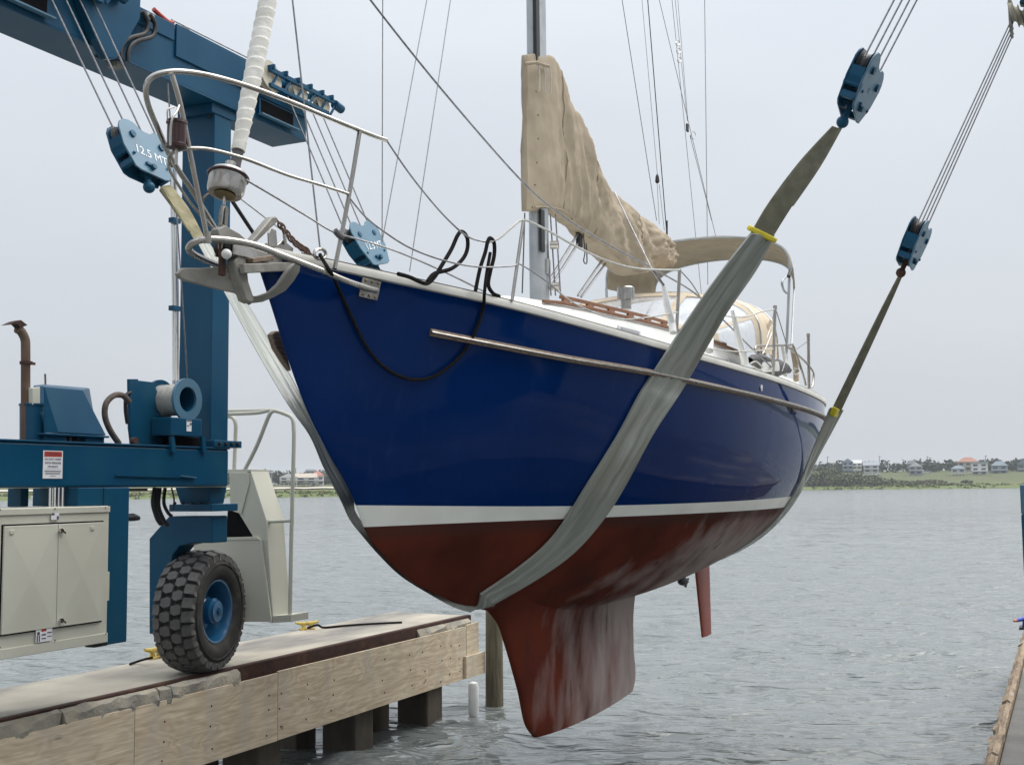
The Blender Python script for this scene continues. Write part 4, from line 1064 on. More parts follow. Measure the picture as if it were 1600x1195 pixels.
# port side border
MB().grid([[Vector((C+1.20, 12.20, 4.33)), Vector((C+1.20, 12.36, 4.33))], [Vector((C+1.26, 12.42, 4.74)), Vector((C+1.26, 12.58, 4.74))]]).build('dodger_border', M['canvas_pale'], dodger, smooth=0)
MB().tube(smooth_path([Vector((C+1.10, 12.95, 4.75)), Vector((C+1.10, 13.12, 4.6)), Vector((C+1.1, 13.2, 4.35))]), .012, 8).build('dodger_hoop', M['stainless'], dodger)

# stanchions, lifelines and stern rail
def stan(a, b, Xa, Xb, r=.0125, name='stanchion'):
    return MB().tube([px(*a, X=Xa), px(*b, X=Xb)], r, 8).build(name, M['stainless'], boat)
stan((818, 345), (800, 470), -3.27, -3.30)
stan((1062, 421), (1057, 520), -2.72, -2.76, .014)
stan((1211, 483), (1208, 585), -2.50, -2.53, .015)
stan((1263, 526), (1264, 607), -2.50, -2.52, .017)
for a in ((1211, 483), (1263, 526)):
    p = px(*a, X=-2.5); MB().tube([p, p+Vector((0, 0, .035))], .02, 8).build('stanchion_cap', M['stainless'], boat)
def line(pts, r, mat, name, k=8):
    return MB().tube(smooth_path([px(u, v, X=x) for u, v, x in pts], k), r, 6).build(name, M[mat], boat)
line([(603, 218, -3.72), (640, 272, -3.62), (680, 322, -3.52), (712, 355, -3.45), (735, 372, -3.42), (762, 379, -3.38)], .006, 'wire', 'lifeline')
line([(762, 379, -3.38), (780, 372, -3.34), (800, 355, -3.30), (818, 344, -3.27), (850, 357, -3.18), (900, 385, -3.05), (950, 408, -2.93), (1000, 420, -2.82), (1062, 422, -2.72)], .0085, 'white_rope', 'lifeline')
line([(545, 308, -3.74), (570, 338, -3.68), (600, 362, -3.62), (640, 387, -3.54), (690, 406, -3.46), (745, 417, -3.38), (800, 416, -3.29), (812, 413, -3.28), (850, 437, -3.18), (872, 455, -3.12)], .0055, 'wire', 'lifeline')
line([(872, 455, -3.12), (905, 478, -3.04), (960, 498, -2.92), (1010, 496, -2.82), (1058, 488, -2.74)], .006, 'white_rope', 'lifeline')
line([(1062, 422, -2.72), (1080, 442, -2.70), (1095, 466, -2.68)], .005, 'wire', 'lifeline')
line([(1135, 494, -2.60), (1165, 495, -2.56), (1190, 487, -2.52), (1211, 483, -2.50)], .007, 'white_rope', 'lifeline')
line([(1213, 486, -2.50), (1222, 515, -2.50), (1230, 548, -2.50), (1222, 580, -2.5)], .005, 'wire', 'lifeline')
line([(1110, 545, -2.62), (1150, 549, -2.57), (1180, 548, -2.53), (1208, 545, -2.51)], .006, 'white_rope', 'lifeline')
line([(1263, 532, -2.50), (1255, 538, -2.52), (1245, 545, -2.55)], .005, 'wire', 'lifeline')
def rail(pts, r=.013, name='stern_rail', mat='stainless'):
    return MB().tube(smooth_path([px(u, v, X=x) for u, v, x in pts], 5), r, 8).build(name, M[mat], boat)
rail([(1180, 546, -2.75), (1182, 541, -2.75), (1200, 540, -2.70), (1225, 539, -2.62), (1238, 538, -2.58)])
rail([(1238, 538, -2.58), (1246, 558, -2.55), (1256, 590, -2.53), (1259, 602, -2.52)])
rail([(1228, 540, -2.60), (1248, 556, -2.55), (1264, 572, -2.51), (1271, 584, -2.50), (1270, 600, -2.50), (1268, 606, -2.5)])
rail([(1196, 535, -2.8), (1206, 505, -2.8), (1210, 488, -2.78)], .010)
rail([(1184, 505, -2.85), (1192, 520, -2.85), (1197, 540, -2.85), (1206, 560, -2.85)], .012)
rail([(1186, 562, -2.7), (1196, 545, -2.7), (1206, 520, -2.7)], .008)
rail([(1222, 538, -2.8), (1228, 570, -2.75), (1226, 585, -2.7)], .02, 'stern_rail', 'white_rope')
rail([(1238, 542, -2.62), (1243, 570, -2.6), (1244, 594, -2.58)], .03, 'stern_bag', 'canvas')
# tackle coils and white fittings by the stern
rail([(1240, 575, -2.58), (1248, 578, -2.56), (1246, 585, -2.56), (1240, 583, -2.58), (1241, 577, -2.58)], .006, 'coil', 'white_rope')
rail([(1172, 568, -2.62), (1182, 565, -2.6), (1192, 575, -2.58), (1186, 578, -2.58), (1176, 572, -2.6)], .008, 'coil', 'white_rope')
for u, v in ((1198, 574), (1210, 573)):
    p = px(u, v, X=-2.6); MB().lathe([(.05, 0), (.05, .05), (.04, .09)], p-Vector((0, 0, .04)), (0,0,1), 14).build('deck_fitting', M['deck_white'], boat)
# winch on the coaming
p = px(1190, 560, X=-2.85)
MB().lathe([(.07, 0), (.05, .03), (.045, .12), (.07, .14)], p, (0,0,1), 16).build('winch', M['stainless'], boat)

# shroud covers and rigging wires
MB().tube([px(1037, 446, X=-2.80), px(1042, 475, X=-2.78), px(1050, 505, X=-2.76), px(1052, 520, X=-2.74)], [.017, .028, .030, .028], 10).build('shroud_cover', M['white_plastic'], boat)
MB().tube([px(1144, 484, X=-2.62), px(1153, 525, X=-2.60), px(1163, 560, X=-2.58), px(1165, 572, X=-2.57)], [.017, .03, .034, .032], 10).build('shroud_cover', M['white_plastic'], boat)
MB().tube([px(1110, 520, X=-2.66), px(1108, 548, X=-2.64)], [.03, .036], 10).build('shroud_cover', M['white_plastic'], boat)
def wire(a, b, xa, xb, r=.0042, mat='wire', name='stay', ext=True):
    p, q = px(a[0], a[1], X=xa), px(b[0], b[1], X=xb)
    if ext: p = q+(p-q)*1.25       # carry on above the frame
    return MB().tube([p, q], r, 6).build(name, M[mat], boat)
wire((457, 0), (500, 388), C-.45, C-.35, .006)
wire((598, 0), (597, 378), C-.3, C-.3, .004)
wire((667, 0), (597, 378), C-.3, C-.3, .004)
wire((704, 0), (640, 424), C-.3, C-.3, .004)
wire((1037, 446), (1018, 420), -2.80, -2.80, .012, 'wire', 'shroud', False)
wire((1018, 420), (960, 300), -2.80, -3.2, .006, 'wire', 'shroud', False)
wire((972, 0), (1026, 345), C, C); wire((1003, 0), (1027, 272), C, C, .003); wire((1012, 0), (1042, 368), C, C, .006, 'dark_wire')
wire((1027, 288), (1030, 350), C, C, .003, 'wire', 'stay', False); wire((1030, 288), (1038, 360), C, C, .003, 'wire', 'stay', False)
MB().lathe([(.005, .06), (.02, .03), (.026, -.03), (.01, -.05)], px(1027, 280, X=C), (0,0,1), 10).build('topping_block', M['black_hose'], boat)
wire((1042, 368), (1042, 345), C, C, .012, 'dark_wire', 'stay_socket', False)
wire((1030, 0), (1118, 368), C-.3, C-.3, .004); wire((1050, 0), (1096, 460), C-.4, C-.4, .004); wire((1101, 0), (1106, 445), C-.5, C-.5, .006)
wire((1055, 0), (1074, 190), C-.3, C-.3, .0035); wire((1059, 0), (1075, 190), C-.3, C-.3, .0035)
wire((1078, 212), (1112, 345), C-.3, C-.3, .004, 'wire', 'stay', False)
for v in (68, 80, 94): MB().tube([px(1059+cos(t)*3+(v-68)*.1, v+sin(t)*4, X=C-.3) for t in np.linspace(0, 2*pi, 11)[:-1]], .006, 6, closed=True).build('halyard_shackle', M['stainless'], boat)
MB().obox(px(1074, 200, X=C-.3), (.015, 0, 0), (0, .035, 0), (0, 0, .055)).build('halyard_block', M['grey_cover'], boat, bevel=.012)
MB().tube([px(1083+cos(t)*4, 212+sin(t)*6, X=C-.3) for t in np.linspace(0, 2*pi, 11)[:-1]], .004, 6, closed=True).build('halyard_ring', M['wire'], boat)
for u in (853, 860, 868): wire((u, 335), (u+8, 462), C+.06, C+.1, .007, 'wire', 'halyard', False)
wire((820, 333), (816, 458), C+.1, C+.15, .006, 'dark_wire', 'halyard', False)
# long sheet from the furled jib to the quarter
pts = [(560, -30, C+.05), (580, 2, C+.1), (690, 140, -3.70), (815, 283, -3.35), (880, 338, -3.2), (950, 382, -3.05), (1030, 425, -2.9), (1085, 458, -2.8), (1130, 500, -2.66), (1170, 540, -2.60), (1208, 576, -2.55)]
MB().tube(smooth_path([px(u, v, X=x) for u, v, x in pts], 6), .0075, 6).build('jib_sheet', M['wire'], boat)
# furling line along the deck edge
line([(384, 281, C+.12), (430, 308, C+.16), (480, 338, C+.22), (520, 362, C+.28), (560, 374, C+.3), (620, 393, C+.40), (690, 423, C+.5), (757, 456, C+.62)], .006, 'wire', 'furling_line')
line([(375, 310, C-.1), (430, 352, C-.05), (480, 388, C)], .004, 'wire', 'furling_line')
rail([(523, 360, C+.28), (530, 368, C+.29), (536, 372, C+.3)], .018, 'furling_block', 'grey_cover')

# furled jib on its stay, furler drum
f0 = px(345, 366, X=C); fd = px(355, 285, X=C); f1 = px(372, 236, X=C); f2 = px(412, 0, X=C)
ax = (f2-fd).normalized()
rows = []
L = (f2-f1).length*1.35; a_ = ax.orthogonal().normalized(); b_ = ax.cross(a_)
NN = 260
for i in range(NN+1):
    h = L*i/NN; r = []
    for k in range(24):
        th = 2*pi*k/24
        ph = (h/.066-th/(2*pi)) % 1.0
        rad = (.036+.012*min(1, h/.5))*(1+.05*noise.noise(Vector((cos(th), sin(th), h*9))))+.006*ph+.0015*noise.noise(Vector((th*2, h*40, 0)))
        if h < .18: rad = lerp(.038, rad, h/.18)
        r.append(f1+ax*h+(a_*cos(th)+b_*sin(th))*rad)
    rows.append(r)
mb = MB().grid(rows, True); mb.f.append(tuple(range(24)))
mb.build('furled_jib', M['sail_cloth'], boat, smooth=40)
MB().tube([f1-ax*.2, f1+ax*.05], .03, 12).build('furler_extrusion', M['grey_cover'], boat)
dr = MB().lathe([(.02, -.075), (.09, -.072), (.100, -.05), (.102, .02), (.105, .045), (.095, .06), (.03, .065), (.03, .12)], fd, ax, 28).build('furler_drum', M['stainless'], boat, smooth=40)
MB().tube([fd+ax*.035+(a_*cos(t)+b_*sin(t))*.106 for t in np.linspace(0, 2*pi, 29)[:-1]], .009, 8, closed=True).build('drum_rim', M['red_lens'], dr)
MB().lathe([(.06, -.079), (.05, -.083), (.02, -.085)], fd, ax, 20).build('drum_base', M['bronze'], dr)
MB().tube([fd-ax*.075, lerp(fd, f0, .55)], .008, 8).build('forestay', M['stainless'], boat)
MB().bar(lerp(fd, f0, .45), lerp(fd, f0, .85), .022, .03).build('turnbuckle', M['stainless'], boat, bevel=.004)
MB().bar(lerp(fd, f0, .82), f0+Vector((0, 0, -.08)), .03, .012).build('stay_toggle', M['stainless'], boat, bevel=.003)
for k in (-.02, .02):
    MB().bar(lerp(fd, f0, .5)+Vector((k, 0, 0)), f0+Vector((k, 0.01, -.02)), .006, .022).build('toggle_plate', M['galvanised'], boat)

# pulpit
def tubepx(pts, r, name, par, mat='stainless', k=6):
    return MB().tube(smooth_path([px(u, v, X=x) for u, v, x in pts], k), r, 10).build(name, M[mat], par)
pul = tubepx([(603, 219, C+.36), (580, 211, C+.35), (520, 187, C+.31), (455, 160, C+.25), (390, 136, C+.17), (330, 119, C+.10), (285, 112, C+.05), (255, 114, C+.0), (236, 122, C-.04), (228, 137, C-.06), (231, 162, C-.07), (244, 195, C-.08), (268, 248, C-.09), (303, 303, C-.10), (345, 372, C-.11)], .0145, 'pulpit', boat)
tubepx([(269, 118, C+.03), (282, 165, C+.04), (300, 255, C+.04), (324, 372, C+.05)], .0135, 'pulpit_leg', pul)
tubepx([(562, 206, C+.34), (546, 302, C+.31), (523, 420, C+.27)], .0135, 'pulpit_leg', pul)
tubepx([(544, 303, C+.31), (500, 289, C+.28), (450, 274, C+.24), (391, 251, C+.17), (351, 239, C+.12), (323, 233, C+.08), (299, 232, C+.05), (279, 235, C+.0), (267, 241, C-.04), (264, 250, C-.06), (269, 260, C-.08)], .010, 'pulpit_rail', pul)
tubepx([(264, 250, C-.07), (266, 268, C-.08), (300, 320, C-.09), (338, 362, C-.1)], .008, 'pulpit_rail', pul)
for a, x in (((324, 362), C+.05),):
    p = px(*a, X=x); MB().tube([p, p+Vector((0, .01, -.06))], .019, 10).build('pulpit_socket', M['stainless'], pul)
# port running light in a wire bracket on the pulpit
lp = px(276, 210, X=C+.02)
lan = MB().lathe([(.030, -.075), (.052, -.07), (.054, -.055), (.048, -.05), (.048, .05), (.054, .055), (.052, .07), (.02, .08)], lp, (0, 0, 1), 20).build('running_light', M['red_lens'], pul)
tubepx([(266, 228, C+.06), (268, 190, C+.06), (276, 175, C+.06), (280, 165, C+.05)], .006, 'light_bracket', pul)
tubepx([(262, 190, C-.02), (262, 172, C-.02), (272, 168, C-.02)], .004, 'light_bracket', pul)
MB().tube([lp-Vector((0, 0, .07)), lp-Vector((0, 0, .16))], .008, 8).build('light_bracket', M['stainless'], pul)

# bow platform: heavy tube loop, cheek plates, roller, port hull plate
plat = tubepx([(588, 454, C+.34), (570, 449, C+.345), (538, 438, C+.34), (500, 422, C+.31), (443, 400, C+.25), (398, 383, C+.18), (354, 375, C+.10), (322, 374, C+.04), (303, 379, C-.01), (295, 388, C-.05), (302, 397, C-.10), (322, 407, C-.15), (360, 422, C-.22)], .0185, 'bow_platform', boat)
pc = hull_pt(576, 451, .004); nn = hull_n(pc); tt = Vector((0, 1, 0)); tt = (tt-nn*tt.dot(nn)).normalized(); bb = nn.cross(tt)
pc = pc+nn*.006; pl = MB().obox(pc, tt*.070, bb*.060, nn*.010).build('hull_plate', M['stainless'], boat, bevel=.006)
for i in (-1, 0, 1):
    for j in (-1, 1):
        MB().lathe([(.009, 0), (.009, .006), (.004, .01)], pc+tt*i*.045+bb*j*.042+nn*.008, nn, 8).build('bolt', M['bronze'], pl)
for dx in (-.06, .06):
    MB().prism([Vector((C+dx, 5.02, 4.25)), Vector((C+dx, 5.52, 4.26)), Vector((C+dx, 5.56, 4.38)), Vector((C+dx, 5.46, 4.41)), Vector((C+dx, 5.3, 4.31)), Vector((C+dx, 5.02, 4.32))], (.012, 0, 0)).build('roller_cheek', M['stainless'], boat, smooth=0, bevel=.004)
MB().prism([px(u, v, X=C+.08) for u, v in ((420, 364), (424, 356), (432, 360), (434, 386), (421, 386))], (-.012, 0, 0)).build('roller_cheek', M['stainless'], boat, smooth=0, bevel=.003)
MB().tube([px(444, 366, X=C+.08), px(446, 382, X=C+.08)], .010, 8).build('roller_pin', M['stainless'], boat)
MB().tube([(C-.055, 5.05, 4.30), (C+.055, 5.05, 4.30)], .045, 14).build('bow_roller', M['black_hose'], boat)
MB().bar(px(378, 420, X=C+.09), px(470, 416, X=C+.09), .03, .05).build('roller_channel', M['galvanised'], boat, bevel=.004)
MB().prism([px(u, v, X=C+.10) for u, v in ((394, 403), (428, 398), (429, 407), (396, 411))], (-.16, 0, 0)).build('timber_pad', M['weathered_teak'], boat, smooth=0, bevel=.006)
MB().prism([px(u, v, X=C+.03) for u, v in ((340, 358), (352, 352), (375, 365), (385, 374), (345, 376))], (-.05, 0, 0)).build('stem_fitting', M['galvanised'], boat, smooth=30, bevel=.006)
MB().ball(px(354, 397, X=C+.04), .028, 12, 8).build('shackle_pin', M['white_plastic'], boat)
MB().obox(px(347, 405, X=C), (.012, 0, 0), (0, .02, 0), (0, 0, .09)).build('stem_fitting', M['rust'], boat, bevel=.006)
# chain plate chock at the rail for the bow line
MB().tube([px(500+cos(t)*9, 397+sin(t)*8, X=C+.24) for t in np.linspace(0, 2*pi, 17)[:-1]], .010, 8, closed=True).build('bow_chock', M['stainless'], boat)
# through-hull fitting aft
p = hull_pt(1189, 606, .002); MB().lathe([(.03, 0), (.03, .006), (.012, .012)], p, hull_n(p), 14).build('through_hull', M['chrome'], boat)
# folded fabric on the deck near the cockpit
root = empty('folded_cover', (C+1.3, 11.3, 4.0), 'dark grey folded cloth bundle lying on deck beside the cockpit', 'cloth bundle')
mb = MB(); rows = []
pa, pb_ = px(1170, 563, X=-2.75), px(1232, 580, X=-2.62)
for i in range(26):
    t = i/25; c_ = lerp(pa, pb_, t)+Vector((0, 0, .02*sin(9*t))); rr_ = .09*sin(pi*min(max(t, .04), .96))**.5
    rows.append([c_+Vector((rr_*1.1*cos(a), 0, rr_*sin(a)))*(1+.22*noise.noise(Vector((t*9, cos(a)*1.5, sin(a)*1.5)))) if False else c_+Vector((rr_*1.1*cos(a)*(1+.3*noise.noise(Vector((t*9, cos(a)*1.5, sin(a)*1.5)))), 0, rr_*sin(a)*(1+.3*noise.noise(Vector((t*9, cos(a)*1.5, sin(a)*1.5+5)))))) for a in np.linspace(0, 2*pi, 17)[:-1]])
mb.grid(rows, True).build('cloth', M['grey_cover'], root, smooth=60)

# ------------------------------------------------------------------ anchor on the bow roller
anc = empty('anchor', px(393, 470, X=C), 'galvanised claw anchor stowed on the bow roller under the pulpit', 'anchor')
MB().prism([px(u, v, X=C+.03) for u, v in ((425, 339), (432, 338), (436, 344), (431, 350), (402, 378), (388, 391), (378, 402), (372, 398), (383, 386), (398, 371))], (-.05, 0, 0)).build('shank', M['galvanised'], anc, smooth=30, bevel=.008)
MB().prism([px(u, v, X=C+.06) for u, v in ((372, 400), (381, 392), (386, 410), (389, 440), (399, 470), (394, 474), (385, 470), (375, 440), (366, 408))], (-.06, 0, 0)).build('shank', M['galvanised'], anc, smooth=30, bevel=.01)
# forward claw
def claw(pts, w0):
    rows = []
    for (u0, v0, u1, v1, x) in pts:
        a, b = px(u0, v0, X=x), px(u1, v1, X=x)
        rows.append([a+Vector((w0, 0, 0)), b+Vector((w0, 0, 0)), b-Vector((w0, 0, 0)), a-Vector((w0, 0, 0))])
    mb = MB().grid(rows, True); mb.f += [(0,1,2,3), tuple(4*(len(rows)-1)+k for k in range(4))]
    return mb.build('fluke', M['galvanised'], anc, smooth=40, bevel=.006)
claw([(275, 428, 279, 434, C-.16), (283, 419, 288, 439, C-.15), (310, 419, 316, 446, C-.12), (340, 417, 343, 453, C-.06), (358, 416, 368, 458, C-.0), (370, 430, 385, 470, C+.03)], .014)
claw([(385, 462, 392, 474, C+.03), (400, 463, 408, 472, C+.06), (418, 457, 425, 465, C+.11), (433, 444, 443, 455, C+.16), (445, 426, 456, 440, C+.20), (455, 413, 465, 425, C+.22), (462, 410, 466, 415, C+.23)], .016)
MB().tube([px(350, 418, X=C-.02), px(368, 425, X=C), px(376, 462, X=C), px(390, 472, X=C)], [.02, .024, .02, .018], 8).build('crown_rib', M['galvanised'], anc)
# rusty chain
chain = MB(); p0 = px(434, 345, X=C+.02); p1 = px(484, 394, X=C+.12); n = 13
for i in range(n):
    c_ = lerp(p0, p1, (i+.5)/n)+Vector((0, 0, -.03*sin(pi*(i+.5)/n))); d_ = (p1-p0).normalized(); s_ = d_.orthogonal().normalized(); s2 = d_.cross(s_)
    s_ = s_ if i % 2 else s2
    chain.tube([c_+d_*.026*cos(t)+s_*.014*sin(t) for t in np.linspace(0, 2*pi, 11)[:-1]], .0058, 6, closed=True)
chain.build('chain', M['rusty_pipe'], anc)

# ------------------------------------------------------------------ black ropes
pts = [px(500, 398, X=C+.25), px(508, 412, X=C+.31), px(518, 428, X=C+.34)]
for u, v in ((527, 452), (545, 492), (566, 535), (590, 566), (618, 585), (645, 592), (672, 588), (698, 572), (722, 548), (742, 512), (752, 480)):
    pts.append(hull_pt(u, v, .02))
pts += [px(757, 457, X=-3.36), px(760, 430, X=-3.36), px(766, 395, X=-3.36)]
tag(MB().tube(smooth_path(pts), .0115, 8).build('mooring_line', M['black_rope']), 'long black mooring line drooping in a loop across the navy bow', 'rope')
# eye splice loop hung on the lifeline
lp = [(622, 428), (640, 433), (665, 443), (678, 434), (690, 415), (705, 390), (715, 368), (722, 362), (730, 372), (730, 390), (722, 406), (705, 420), (680, 427), (672, 434), (668, 440)]
tag(MB().tube(smooth_path([px(u, v, X=-3.55+.0009*(u-620)) for u, v in lp]), .013, 8).build('mooring_loop', M['black_rope']), 'black rope with a tall pear shaped loop standing on the foredeck rail', 'rope')
lp = [(743, 454), (750, 420), (758, 395), (762, 378), (766, 372), (772, 380), (772, 400), (766, 425), (763, 445), (770, 458), (780, 463)]
tag(MB().tube(smooth_path([px(u, v, X=-3.40+.0012*(u-740)) for u, v in lp]), .013, 8).build('mooring_hank', M['black_rope']), 'hank of black rope slung over the lifeline above the rub rail', 'rope')

# ------------------------------------------------------------------ travel lift
lift = empty('travel_lift', (-7.6, 6, DZ), 'teal blue travel lift with column, side beams and cream engine cabinet on the docks', 'boat lift')
BL = M['lift_blue']
XF = -7.30                                   # inner face of the side beams
colY0, colY1 = 8.96, 9.215
def LB(name, x0, x1, y0, y1, z0, z1, mat=BL, bevel=.008, par=None): return MB().box(x0, x1, y0, y1, z0, z1).build(name, mat, par or lift, smooth=0, bevel=bevel)
LB('column', -7.745, -7.35, colY0, colY1, 3.375, 6.748)
LB('side_beam', -7.66, XF, 1.4, 9.17, 3.032, 3.386, bevel=.02)
# thin flange edge along the beam's top and bottom
LB('beam_flange', -7.68, XF+.012, 1.4, 9.17, 3.387, 3.402, bevel=.003)
LB('joint_plate', -7.78, XF+.02, 8.93, 9.34, 3.404, 3.47, bevel=.006)
for y in (9.0, 9.09, 9.18, 9.27):
    MB().lathe([(.018, 0), (.018, .02), (.008, .024)], (XF+.02, y, 3.437), (1, 0, 0), 8).build('bolt', M['black_hose'], lift)
LB('top_beam', -7.72, XF, 1.0, 10.42, 6.752, 7.262, bevel=.012)
LB('top_beam_lip', -7.74, XF+.014, 1.0, 10.41, 6.735, 6.751, bevel=.003)
LB('cap_plate', XF+.001, XF+.022, 8.32, 10.38, 6.99, 7.30, bevel=.004)
LB('cap_plate', XF+.002, XF+.016, 4.0, 8.30, 7.13, 7.285, bevel=.004)
LB('column_head', -7.76, -7.335, 8.90, 9.28, 6.64, 6.734, M['lift_blue'], .006)
for i in range(6):
    MB().lathe([(.014, 0), (.014, .03)], (-7.40, 8.94+i*.06, 6.60), (0, 0, 1), 8).build('bolt', M['black_hose'], lift)
# leg below the side beam, flange and single-sided fork
def XZ(pts, y0, y1, name, mat=BL, bevel=.01):
    q = [px(u, v, Y=y0) for u, v in pts]
    return MB().prism(q, (0, y1-y0, 0)).build(name, mat, lift, smooth=0, bevel=bevel)
yf = 8.97
xa, xb = -7.76, -7.36
MB().hexa([(xa+.03, yf+.02, 2.87), (xb-.02, yf+.02, 2.87), (xb-.02, 9.20, 2.87), (xa+.03, 9.20, 2.87), (xa-.02, yf, 3.03), (xb, yf, 3.03), (xb, 9.22, 3.03), (xa-.02, 9.22, 3.03)]).build('leg_taper', BL, lift, smooth=0, bevel=.006)
LB('leg_flange', -7.79, -7.28, 8.90, 9.29, 2.80, 2.868, bevel=.006)
for i in range(5): MB().lathe([(.014, 0), (.014, .022)], (-7.74+i*.1, 8.925, 2.868), (0, 0, 1), 8).build('bolt', M['black_hose'], lift)
XZ([(264, 806), (331, 806), (331, 848), (300, 848), (280, 853), (270, 866), (265, 890), (262, 990), (233, 990), (233, 841)], 8.97, 9.20, 'wheel_fork')
R_, W_ = .540, .42
wc = Vector((-7.70, 9.27, DZ+.582)); wa = radians(11); wn = Vector((cos(wa), sin(wa), 0)); wt = Vector((-sin(wa), cos(wa), 0)); zz = Vector((0, 0, 1))
MB().lathe([(.10, -.36), (.16, -.33), (.17, -.25), (.10, -.22)], wc, wn, 20).build('axle_housing', BL, lift)
MB().tube([wc-wn*.3, wc+wn*.02], .07, 12).build('axle', BL, lift)
LUGM = {}
def lug_mesh(kind):
    mb = MB(); h = .048
    if kind == 'mid': o = [(-.057, -.034), (-.012, -.060), (.057, -.040), (.057, .032), (.012, .060), (-.057, .038)]
    else: o = [(-.048, -.052), (.050, -.052), (.040, .0), (.050, .058), (-.044, .056), (-.056, .0)]
    # s = axial, t = circumferential
    base = [Vector((a, b, -.012)) for a, b in o]; top = [Vector((a*.86, b*.86, h)) for a, b in o]
    if kind == 'shoulder': base = [p+Vector((0, 0, -.03 if p.x > 0 else 0)) for p in base]; top = [p+Vector((0, 0, -.028 if p.x > 0 else 0)) for p in top]
    n = 6; mb.add(base+top, [tuple(range(n, 2*n))]+[(i, (i+1) % n, n+(i+1) % n, n+i) for i in range(n)])
    return mb.mesh('tread_lug', M['lug_rubber'], 0)
LUGM = {k: lug_mesh(k) for k in ('mid', 'shoulder')}
def wheel(c, wn, lugs=True):
    wt = Vector((-wn.y, wn.x, 0))
    w = bpy.data.objects.new('wheel', None); COL.objects.link(w); w.parent = lift; w.location = c-ORG[lift.name]; ORG[w.name] = c.copy(); w.empty_display_size = .2
    h = W_/2
    MB().lathe([(.29, -h*.70), (.33, -h*.95), (.41, -h*1.02), (.49, -h*.96), (R_-.015, -h*.80), (R_, -h*.55), (R_+.004, 0), (R_, h*.55), (R_-.015, h*.80), (.49, h*.96), (.41, h*1.02), (.33, h*.95), (.29, h*.70)], c, wn, 64, caps=False).build('tyre', M['tyre_rubber'], w, smooth=60)
    MB().tube([c+wn*h*1.0+(wt*cos(t)+zz*sin(t))*.455 for t in np.linspace(0, 2*pi, 65)[:-1]], .008, 6, closed=True).build('sidewall_ring', M['tyre_rubber'], w)
    MB().lathe([(.288, h*.74), (.305, h*.80), (.305, h*.86), (.285, h*.84), (.262, h*.55), (.24, -.02), (.15, -.05), (.02, -.05)], c, wn, 48, caps=False).build('rim', M['rim_blue'], w, smooth=50)
    hub = MB().lathe([(.16, -.05), (.16, .05), (.125, .085), (.125, .15), (.10, .165), (.10, .185), (.05, .19)], c, wn, 32).build('hub', M['rim_blue'], w, smooth=40)
    MB().lathe([(.035, .19), (.035, .205), (.02, .21)], c, wn, 6).build('hub_cap', M['lift_blue'], w, smooth=0)
    for k in range(10):
        t = 2*pi*k/10; MB().lathe([(.014, .0), (.014, .02)], c+(wt*cos(t)+zz*sin(t))*.20-wn*.045, wn, 6).build('wheel_nut', M['rim_blue'], w, smooth=0)
    if lugs:
        NL = 27
        for row, (s, kind, ph) in enumerate(((-.160, 'shoulder', 0), (-.055, 'mid', .5), (.055, 'mid', 0.0), (.160, 'shoulder', .5))):
            for k in range(NL):
                t = 2*pi*(k+ph)/NL; rad = wt*cos(t)+zz*sin(t); tan = -wt*sin(t)+zz*cos(t)
                sg = 1 if s > 0 else -1
                a = wn*sg; b = rad.cross(a)
                rr = R_-.004 if kind == 'mid' else R_-.010
                o = bpy.data.objects.new('tread_lug', LUGM[kind]); COL.objects.link(o); o.parent = w
                p = wn*s+rad*rr
                o.matrix_local = Matrix(((a.x, b.x, rad.x, p.x), (a.y, b.y, rad.y, p.y), (a.z, b.z, rad.z, p.z), (0, 0, 0, 1)))
    return w
wheel(wc, wn)

# engine cabinet with doors
XC = -7.15
cabz0, cabz1, caby1 = px(168, 1003, X=XC).z, px(168, 790, X=XC).z, px(169, 900, X=XC).y
cabn = MB().box(-7.78, XC, 4.9, caby1, cabz0, cabz1).build('engine_cabinet', M['cream_paint'], lift, smooth=0, bevel=.012)
CP = M['cream_paint']
def face(u0, v0, u1, v1):
    a, b = px(u0, v0, X=XC), px(u1, v1, X=XC); return a.y, b.y, b.z, a.z
zt = px(100, 800, X=XC).z; zl = px(100, 992, X=XC).z
MB().box(XC+.001, XC+.012, 4.9, caby1-.002, px(150, 800.5, X=XC).z, cabz1-.004).build('top_band', CP, cabn, smooth=0, bevel=.004)
MB().box(XC+.001, XC+.012, 4.9, caby1-.002, cabz0+.004, px(160, 989, X=XC).z).build('bottom_band', CP, cabn, smooth=0, bevel=.004)
dz0, dz1 = px(87, 979, X=XC).z, px(87, 818.5, X=XC).z
yA, yB, yC_ = px(2, 900, X=XC).y, px(86.5, 900, X=XC).y, px(158, 900, X=XC).y
MB().box(XC+.0005, XC+.003, yA-.012, yC_+.012, dz0-.012, dz1+.012).build('door_gap', M['black_void'], cabn, smooth=0)
for a, b in ((yA, yB-.003), (yB+.003, yC_)):
    # a shallow pressed pyramid on each door
    z0, z1 = dz0, dz1; cy, cz = (a+b)/2, (z0+z1)/2; x0, x1 = XC+.004, XC+.022
    mb = MB().box(XC+.0035, x1, a, b, z0, z1)
    d_ = mb.build('door', CP, cabn, smooth=0, bevel=.004)
    mb = MB(); i_ = .025
    q = [Vector((x1+.0005, a+i_, z0+i_)), Vector((x1+.0005, b-i_, z0+i_)), Vector((x1+.0005, b-i_, z1-i_)), Vector((x1+.0005, a+i_, z1-i_)), Vector((x1+.014, cy, cz))]
    mb.add(q, [(0,1,4), (1,2,4), (2,3,4), (3,0,4)]).build('door_panel', CP, cabn, smooth=0)
